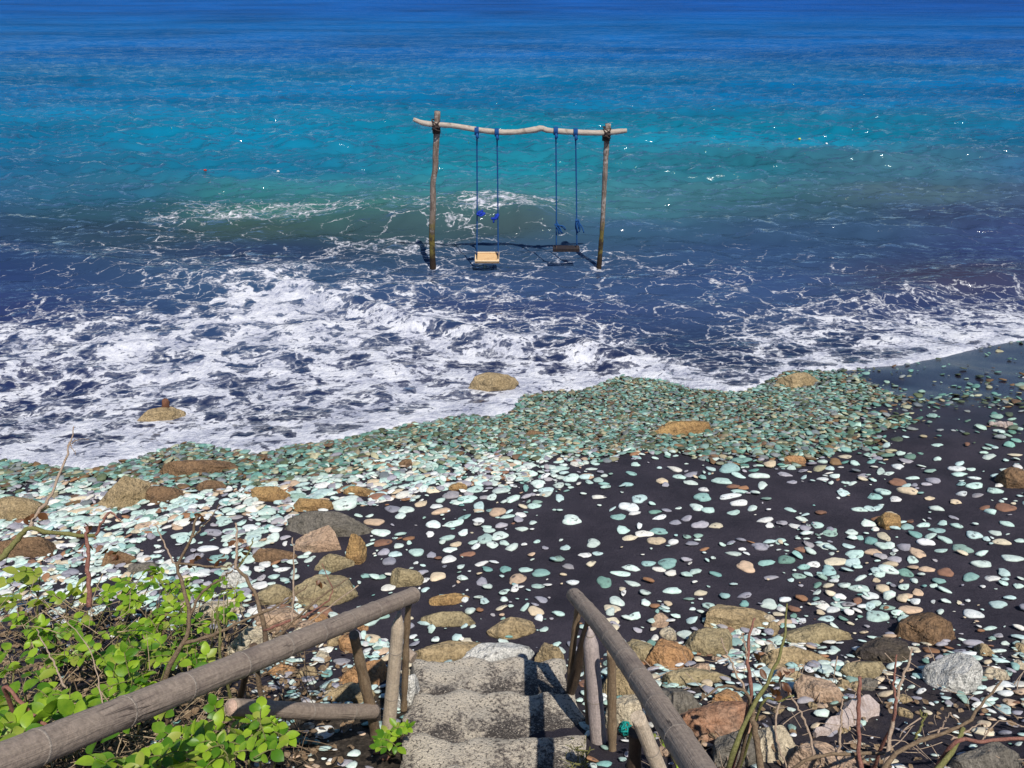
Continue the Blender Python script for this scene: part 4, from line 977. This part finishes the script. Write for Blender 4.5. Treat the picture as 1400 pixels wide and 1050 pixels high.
def twig(par, L, r0, r1, mat='twig', name='branch', n=22, jit=.25, kn=.006):
    r0 *= .85; r1 *= .75
    pts_ = [at_depth(*q) for q in L]
    if L[0][1] > 900 and r0 > .006:
        a_, b_ = pts_[0], pts_[1]; g_ = float(ground(a_[0], a_[1]))
        if a_[2] > g_: pts_ = [np.array([a_[0]-.2*(b_[0]-a_[0]), a_[1]+.05, g_-.03])]+pts_
    P = smooth_path(pts_, n); P[1:-1] += rng.normal(size=(n-2, 3))*kn*.4
    v, f = tube(P, np.linspace(r0, r1, n)*(1+jit*(rng.random(n)-.5)), 8, jit=.2, seed=int(rng.integers(9999)))
    return part(name, v, f, M[mat], par), P
def gdep(px, py): return depth_of(on_ground(px, py))
def bush(label, base, clusters, kind, cat='shrub', group=None, leafL=.042, stem_r=.006, up=.0):
    leafL *= 1.18
    """clusters: (px, py, depth factor of the ground behind it, leaflet pairs, leaves per cluster, spread px)"""
    B = on_ground(*base); e = thing('leafy_shrub' if len(clusters) > 3 else 'leafy_sprout', tuple(B), label, cat, group)
    for (cx_, cy_, f_, pairs, nl, spr) in clusters:
        dp = gdep(cx_, cy_+25)*f_; Cc = at_depth(cx_, cy_, dp)
        start = B+np.array([(Cc[0]-B[0])*.25, (Cc[1]-B[1])*.25, 0]); start[2] = float(ground(start[0], start[1]))-.02
        mid = start*.45+Cc*.55+np.array([0, 0, -.02])+rv(.03)
        P = smooth_path([start, mid, Cc], 12); v, f = tube(P, np.linspace(stem_r, stem_r*.5, 12), 6); part('stem', v, f, M['twig_green'], e)
        for q in range(nl):
            d0 = np.array([rng.normal()*1.0, rng.normal()*.6-.25, rng.uniform(-.25, .7)]); d0 /= np.linalg.norm(d0)
            o0 = Cc+np.array([rng.normal(), rng.normal()*.8, rng.normal()*.7])*spr*dp/FPX*.45
            Lr = leafL*(.55*pairs+.3); side = np.cross(d0, [0, 0, 1.]); side /= np.linalg.norm(side)+1e-6; nrm = np.cross(side, d0)
            nrm = nrm*np.sign(nrm[2]+1e-6)
            end = o0+d0*Lr+np.array([0, 0, -.25*Lr])
            Pr = smooth_path([Cc*.3+o0*.7, o0, o0+d0*Lr*.6, end], 8); v, f = tube(Pr, np.linspace(.0028, .0015, 8), 5); part('leaf_stalk', v, f, M['twig_green'], e)
            for k in range(pairs):
                t = (k+.6)/pairs; c_ = o0+(end-o0)*t
                for s_ in (-1, 1):
                    dv = side*s_*.9+d0*.45+rv(.13)
                    add_leaf(e, kind if rng.random() > .12 else 'leaf_y', c_, dv, nrm+rv(.28), leafL*rng.uniform(.75, 1.2))
            add_leaf(e, kind, end, d0+rv(.1), nrm+rv(.2), leafL*rng.uniform(.9, 1.25))
    return e
G1 = 'leafy plants on the bank by the stairs'
bush('large bright green shrub with oval leaflets above the grey handrail', (170,985),
 [(150,905,.86,3,4,40),(190,880,.86,3,4,46),(215,900,.84,3,3,30),(180,930,.8,4,3,36),(130,935,.82,4,3,40),(110,960,.80,3,3,30),(165,850,.88,3,3,40),(205,850,.88,3,3,40),(235,880,.86,3,3,34),(195,955,.78,3,3,26),(145,975,.75,3,2,20)], 'leaf', group=G1, leafL=.046)
bush('bright green leafy top growing round the bare twigs', (265,930),
 [(225,805,.86,3,4,34),(245,830,.86,3,4,30),(255,795,.87,2,3,24),(300,815,.84,2,3,24),(310,795,.85,2,2,18),(290,835,.84,2,3,24),(280,915,.78,2,2,20),(240,870,.82,3,3,30)], 'leaf', group=G1, leafL=.046)
bush('yellowish green low plant behind the shrub on the shingle', (45,860),
 [(55,785,.9,1,3,26),(25,830,.88,1,3,26),(20,790,.9,1,2,16),(60,825,.88,1,2,24),(105,812,.88,1,3,20)], 'leaf_y', group=G1, leafL=.075)
bush('green round-leaved plant in front of the horizontal lower log', (350,1075),
 [(352,1002,.66,3,3,18),(368,985,.66,2,3,16),(310,1035,.64,2,3,26),(340,1040,.64,2,3,24),(300,1015,.66,2,2,16),(385,1010,.68,1,2,10)], 'leaf', group=G1, leafL=.034)
bush('tangled green plant with reddish stems by the frame of dry stalks', (40,1020),
 [(20,905,.82,1,3,24),(35,950,.8,2,3,30),(15,985,.76,2,3,26),(40,1000,.74,2,3,24),(75,960,.78,1,2,24),(35,1018,.72,1,2,22),(95,990,.74,1,2,18),(10,930,.8,1,2,20),(60,905,.84,1,3,30)], 'leaf', group=G1, leafL=.05)
bush('dense green foliage in the shade under the grey handrail', (240,1090),
 [(240,1030,.74,2,3,26),(285,1000,.76,2,3,22),(215,1045,.72,2,3,24),(270,1040,.74,2,3,24),(160,1045,.7,2,3,22),(300,985,.78,2,2,16),(245,1010,.76,2,3,20)], 'leaf', group=G1, leafL=.042)
bush('bright green seedlings filling the gap below the forked branches', (130,900),
 [(120,870,.88,2,3,36),(160,880,.86,2,3,36),(100,900,.86,2,3,36),(215,925,.82,2,3,30),(140,915,.84,2,3,36),(75,880,.88,2,3,30),(185,830,.9,3,3,36),(230,840,.88,3,3,30)], 'leaf', group=G1, leafL=.052)
bush('broad-leaved green plant hugging the grey handrail from behind', (60,1010),
 [(60,985,.72,1,4,30),(25,1020,.70,1,4,26),(90,965,.76,1,4,30),(20,960,.78,1,4,30),(55,935,.8,1,4,36),(120,985,.72,1,3,24),(10,1000,.72,1,3,24)], 'leaf', group=G1, leafL=.062)
bush('mixed green and yellow undergrowth spreading between handrail and lower log', (200,1100),
 [(190,1050,.72,2,3,26),(150,1060,.7,2,3,26),(255,1055,.72,2,3,24),(295,1050,.7,2,3,24),(330,1020,.72,2,3,20),(225,1020,.76,2,3,22)], 'leaf_y', group=G1, leafL=.044)
bush('tall lime green leafy stems standing behind the tangle of dry stalks', (90,900),
 [(40,840,.86,2,3,30),(80,850,.86,2,3,34),(120,835,.87,2,3,34),(150,820,.88,2,3,30),(30,870,.86,2,3,30),(190,800,.88,2,3,28),(215,780,.89,2,3,22)], 'leaf', group=G1, leafL=.05)
bush('little green sprout at the foot of the pale bamboo post', (540,1022),
 [(540,1005,.93,2,4,18),(552,1000,.93,2,3,12),(530,1015,.93,2,3,14)], 'leaf', group=G1, leafL=.034)
bush('tiny green sprout below the rocky side handrail', (940,1055), [(905,1010,.92,1,3,12),(930,1035,.9,1,3,14)], 'leaf', group=G1, leafL=.03)

def bare(label, base, twigs, withered=(), group='bare twiggy shrubs'):
    B = on_ground(*base); e = thing('bare_shrub', tuple(B), label, 'shrub', group)
    for L, r0, r1, m in twigs: twig(e, L, r0, r1, m)
    for (cx_, cy_, dp, nn) in withered:
        for q in range(nn): add_leaf(e, 'leaf_dead', at_depth(cx_+rng.normal()*5, cy_+rng.normal()*6, dp+rng.normal()*.02), (rng.normal(), rng.normal(), -.8), rv(), .035*rng.uniform(.7, 1.3))
    return e
bare('dark forked bare branches rising out of the green shrub', (225,960), [
 ([(222,960,3.5),(235,905,3.4),(255,872,3.4),(258,835,3.4),(250,800,3.4),(243,775,3.4),(262,735,3.4),(270,705,3.4)], .014, .006, 'twig'),
 ([(250,880,3.4),(285,870,3.38),(330,850,3.35),(390,822,3.35),(420,800,3.35)], .011, .004, 'twig'),
 ([(256,850,3.4),(275,812,3.4),(300,793,3.38),(318,780,3.36)], .008, .004, 'twig'),
 ([(243,778,3.4),(225,745,3.4),(212,715,3.4)], .005, .003, 'twig_pale'),
 ([(262,735,3.4),(285,712,3.4),(300,690,3.42)], .004, .002, 'twig'),
 ([(240,770,3.4),(300,775,3.38),(320,772,3.36)], .006, .004, 'twig')],
 [(272,708,3.4,4),(266,770,3.4,4),(295,765,3.38,4),(280,760,3.4,3)])
bare('upright forked twig with a green tip beside the rounded olive boulder', (350,925), [
 ([(352,925,3.4),(362,885,3.38),(360,850,3.36),(350,815,3.36),(338,792,3.36),(322,775,3.36)], .015, .008, 'twig'),
 ([(322,778,3.36),(324,745,3.37),(322,715,3.38)], .008, .005, 'twig_pale'),
 ([(325,776,3.36),(340,755,3.36),(346,735,3.36)], .005, .003, 'twig_green'),
 ([(340,900,3.38),(372,880,3.36),(400,850,3.34),(440,815,3.33),(478,790,3.33)], .010, .003, 'twig'),
 ([(360,862,3.36),(400,848,3.35),(430,835,3.34),(455,810,3.33),(440,770,3.33)], .007, .002, 'twig_red'),
 ([(398,852,3.34),(402,800,3.34),(400,735,3.35)], .006, .003, 'twig_pale'),
 ([(305,915,3.4),(300,860,3.36),(296,830,3.34)], .008, .006, 'twig_green'),
 ([(362,880,3.38),(395,872,3.36),(425,850,3.34),(490,800,3.33)], .008, .003, 'twig_pale')],
 [(322,740,3.37,4),(330,760,3.36,4),(440,800,3.33,3)])
bare('thick green-brown branch lying across with a tall pale fork beside the grooved boulder', (5,800), [
 ([(-40,800,3.2),(0,765,3.25),(22,740,3.3),(40,723,3.32),(80,729,3.34),(130,732,3.36)], .018, .010, 'twig_green'),
 ([(40,724,3.32),(52,700,3.34),(68,680,3.36),(85,640,3.4),(95,608,3.42),(101,583,3.44)], .010, .003, 'twig_pale'),
 ([(92,610,3.42),(105,602,3.42),(122,600,3.42)], .0025, .0012, 'twig_pale'),
 ([(95,606,3.42),(104,622,3.42)], .0025, .0012, 'twig_pale'),
 ([(130,732,3.36),(142,712,3.36),(150,700,3.37),(165,712,3.37)], .008, .003, 'twig_red'),
 ([(122,830,3.3),(121,780,3.32),(119,740,3.34),(119,720,3.35)], .012, .008, 'twig_red')],
 [(48,708,3.33,5),(45,715,3.33,4),(120,745,3.34,5),(152,750,3.35,6),(118,722,3.35,4)])
bare('reddish stem lying low among the dry stalks', (15,965), [
 ([(8,948,3.0),(35,968,2.95),(60,990,2.9),(70,998,2.88)], .010, .007, 'twig_red'),
 ([(150,1000,3.1),(140,960,3.12),(118,880,3.2),(60,820,3.3)], .004, .002, 'twig_pale'),
 ([(90,940,3.2),(70,900,3.25),(50,860,3.3)], .005, .003, 'twig_pale')])
bare('thick green-stemmed bare shrub in front of the reddish slab', (1045,1075), [
 ([(1045,1085,3.1),(1038,1040,3.1),(1030,985,3.1),(1026,965,3.1)], .019, .014, 'twig'),
 ([(1000,1040,3.05),(1020,985,3.06),(1045,940,3.08),(1062,905,3.1),(1072,870,3.12),(1076,825,3.14)], .014, .004, 'twig_green'),
 ([(1024,960,3.1),(1022,910,3.1),(1024,870,3.12),(1032,845,3.13)], .011, .005, 'twig_red'),
 ([(1024,955,3.1),(1000,905,3.12),(985,872,3.14)], .007, .003, 'twig_pale'),
 ([(1022,905,3.1),(1015,865,3.12)], .006, .003, 'twig_pale'),
 ([(1026,965,3.1),(1000,938,3.1),(975,945,3.1),(958,958,3.1)], .009, .004, 'twig'),
 ([(1040,965,3.1),(1065,958,3.12),(1085,950,3.12)], .008, .004, 'twig_green')],
 [(1070,930,3.1,6),(1035,900,3.1,3),(1066,945,3.1,5)])
bare('low sprawling bare branches with upright stems over dark soil', (1110,1075), [
 ([(1065,1075,3.1),(1085,1050,3.1),(1110,1035,3.1),(1160,1030,3.1),(1210,1030,3.12)], .010, .008, 'twig'),
 ([(1112,1034,3.1),(1105,1000,3.12),(1090,965,3.14),(1078,945,3.15)], .007, .004, 'twig_pale'),
 ([(1145,1030,3.1),(1150,990,3.12),(1152,955,3.14)], .006, .004, 'twig_pale'),
 ([(1180,1080,3.05),(1174,1030,3.06),(1174,980,3.08),(1175,925,3.1)], .012, .009, 'twig_red'),
 ([(1065,960,3.14),(1060,1000,3.12),(1075,1050,3.1)], .006, .004, 'twig_pale')])
bare('tall pale-tipped bare stem forking over the dark soil', (1205,1075), [
 ([(1200,1080,3.0),(1212,1035,3.02),(1220,990,3.05),(1226,950,3.06),(1238,915,3.08),(1247,886,3.1)], .013, .005, 'twig_pale'),
 ([(1221,985,3.05),(1222,935,3.06),(1226,895,3.08)], .008, .004, 'twig_red'),
 ([(1224,948,3.06),(1212,925,3.08),(1205,915,3.08)], .004, .002, 'twig_pale'),
 ([(1250,1012,3.04),(1262,985,3.05),(1258,970,3.06)], .006, .004, 'twig_green'),
 ([(1262,985,3.05),(1268,975,3.05)], .004, .003, 'twig_green')])
bare('long slanting branch with a pinkish side shoot over the soil', (1330,1085), [
 ([(1190,1085,2.9),(1225,1030,2.95),(1280,1005,3.0),(1318,990,3.02),(1345,960,3.05),(1370,930,3.08)], .012, .005, 'twig'),
 ([(1250,1085,2.85),(1300,1030,2.95),(1318,995,3.0)], .014, .010, 'twig_green'),
 ([(1300,1020,2.95),(1340,1013,2.98),(1400,1010,3.0),(1440,1006,3.0)], .009, .008, 'twig_red'),
 ([(1282,1003,3.0),(1298,975,3.03)], .004, .002, 'twig_pale'),
 ([(1300,1012,2.97),(1330,995,3.0),(1348,990,3.0),(1346,1010,3.0)], .004, .002, 'twig_pale'),
 ([(1298,975,3.03),(1312,988,3.03)], .003, .002, 'twig_pale')])
# dry stalks and litter (nobody could count them)
def stalks(name, label, n, pxr, pyr, fr_, lr, mat, cat, flat=.5):
    parts = []
    for i in range(n):
        cx_, cy_ = rng.uniform(*pxr), rng.uniform(*pyr); dp = gdep(cx_, cy_)*rng.uniform(*fr_); c = at_depth(cx_, cy_, dp)
        d = np.array([rng.normal(), rng.normal()*.7, rng.normal()*flat]); d /= np.linalg.norm(d); L = rng.uniform(*lr)
        P = smooth_path([c-d*L/2, c+rv(.02), c+d*L/2], 5); parts.append(tube(P, np.linspace(.0032, .0014, 5)*rng.uniform(.6, 1.3), 4, cap=False))
    v, f = join(parts); o = mesh_obj(name, v, f, M[mat]); tag(o, label, cat, kind='stuff')
stalks('dry_stalks', 'tangle of dry straw-coloured stalks among the green shrubs', 330, (-30, 330), (815, 1075), (.80, .99), (.10, .45), 'straw', 'dry stalks')
stalks('dead_twigs', 'fine dark dead twigs woven through the undergrowth', 460, (-30, 440), (810, 1080), (.82, .99), (.08, .4), 'twig', 'dead twigs')
stalks('dry_grass', 'thin dry grass and twigs scattered on soil on the rocky side', 130, (880, 1420), (900, 1075), (.96, 1.0), (.05, .22), 'twig_pale', 'dry grass', .15)
stalks('grass_tuft', 'wispy grass tuft between the steps and the bleached post', 45, (776, 800), (1010, 1065), (.96, 1.0), (.06, .14), 'twig_green', 'grass', 1.2)
# fallen leaves
LV_ = np.array([(-.3, .1, 0), (.3, .1, 0), (.35, .6, .12), (0, 1, 0), (-.35, .6, .12), (0, 0, 0)]); lv, lf, o_ = [], [], 0
for i in range(3000):
    if i < 2500: cx_, cy_ = rng.uniform(-30, 480), rng.uniform(835, 1075)
    else:
        if rng.random() < .7: continue
        cx_, cy_ = rng.uniform(880, 1420), rng.uniform(960, 1075)
    if cx_ > 330 and i < 2500 and rng.random() < .6: continue
    c = on_ground(cx_, cy_); y = rv(); y[2] *= .3; y /= np.linalg.norm(y); nn = np.array([0, 0, 1.])+rv(.5); nn -= y*np.dot(y, nn); nn /= np.linalg.norm(nn); x = np.cross(y, nn)
    L = rng.uniform(.02, .05); lv.append(c+np.array([0, 0, rng.uniform(.005, .05)])+(LV_[:, :1]*x+LV_[:, 1:2]*y+LV_[:, 2:]*nn)*L)
    lf += [tuple(np.array(q)+o_) for q in ((5, 1, 2), (5, 2, 3), (5, 3, 4), (5, 4, 0))]; o_ += 6
M['litter'] = mat_wood('leaf_litter', (.16, .10, .055), (.30, .22, .14), (.07, .05, .03), .5, 2, (4, 4, 4))
tag(mesh_obj('leaf_litter', np.concatenate(lv), lf, M['litter'], smooth=False), 'brown fallen leaves littering the soil of the bank', 'leaf litter', kind='stuff')

# ------------------------------------------------------------------ small things
M['drift'] = mat_wood('driftwood_pale', (.52, .44, .40), (.40, .32, .28), (.2, .14, .11), .5, 1.5, (12, 1.5, 12))
def plank(label, a, da, b, db, w0, w1, th, name='driftwood'):
    A = at_depth(*a, da); B_ = at_depth(*b, db); d = (B_-A)/np.linalg.norm(B_-A); s_ = np.cross(d, [0, 0, 1.]); s_ /= np.linalg.norm(s_); u = np.cross(s_, d)
    V, n = [], 14
    for i in range(n+1):
        t = i/n; c = A+(B_-A)*t+rv(.004); w_ = (w0+(w1-w0)*t)*(1+.15*rng.normal()); h = th*(.5+t*.5)
        V += [c-s_*w_/2, c-s_*w_*.3+u*h, c+s_*w_*.3+u*h*.9, c+s_*w_/2, c-u*h*.4]
    F = [tuple(range(5))[::-1], tuple(n*5+j for j in range(5))]
    for i in range(n):
        for j in range(5): F.append((i*5+j, i*5+(j+1) % 5, i*5+5+(j+1) % 5, i*5+5+j))
    V = np.array(V); o = mesh_obj(name, V-A, F, M['drift'], smooth=False); o.location = A; tag(o, label, 'driftwood'); return o
plank('pale split driftwood wedge lying on dark soil behind a red-brown stem', (1112,1006), gdep(1112,1006)-.03, (1192,966), gdep(1192,966)-.04, .03, .15, .05)
plank('short whitish driftwood piece at the edge of the wet sand', (1352,580), gdep(1352,581), (1384,583), gdep(1384,584), .06, .10, .04)
# teal rope tangle
M['teal'] = mat_wood('teal_cord', (.01, .22, .20), (.015, .32, .28), (.005, .12, .11), .4, 4)
C = at_depth(855, 996, gdep(855, 1000)-.06); parts = []
for k in range(7):
    n1_, n2_ = rv(), rv(); n1_ /= np.linalg.norm(n1_); n2_ -= n1_*np.dot(n1_, n2_); n2_ /= np.linalg.norm(n2_)
    parts.append(tube([C+(n1_*math.cos(t)+n2_*math.sin(t))*.030*rng.uniform(.75, 1.1) for t in np.linspace(0, 5.8, 16)], .005, 6))
v, f = join(parts); tag(mesh_obj('cord_tangle', v, f, M['teal']), 'small tangle of teal plastic cord lying behind the bamboo posts', 'cord')
# bits of litter floating far out
for (c, r_, col, lab) in [(281,235,(.5,.06,.05),'tiny red scrap floating on the blue sea'),(380,231,(.8,.75,.7),'tiny white scrap floating on the sea near the red one'),(1093,189,(.7,.7,.1),'tiny yellow scrap floating on the turquoise sea'),(1131,193,(.85,.85,.85),'tiny white slip floating beside the yellow scrap')]:
    m = mat_wood('scrap_'+lab.split()[1], col, tuple(x*.8 for x in col), tuple(x*.6 for x in col), .3)
    p = at_z(c, r_, .05); v, f = rock_shape(int(c), .6, 2); v = v*np.array([.04, .04, .03])
    p[2] = float(sea_level(p[0:1], p[1:2])[0])+.02
    o = mesh_obj('floating_scrap', v, f, m); o.location = p; tag(o, lab, 'litter', 'scraps floating on the sea')
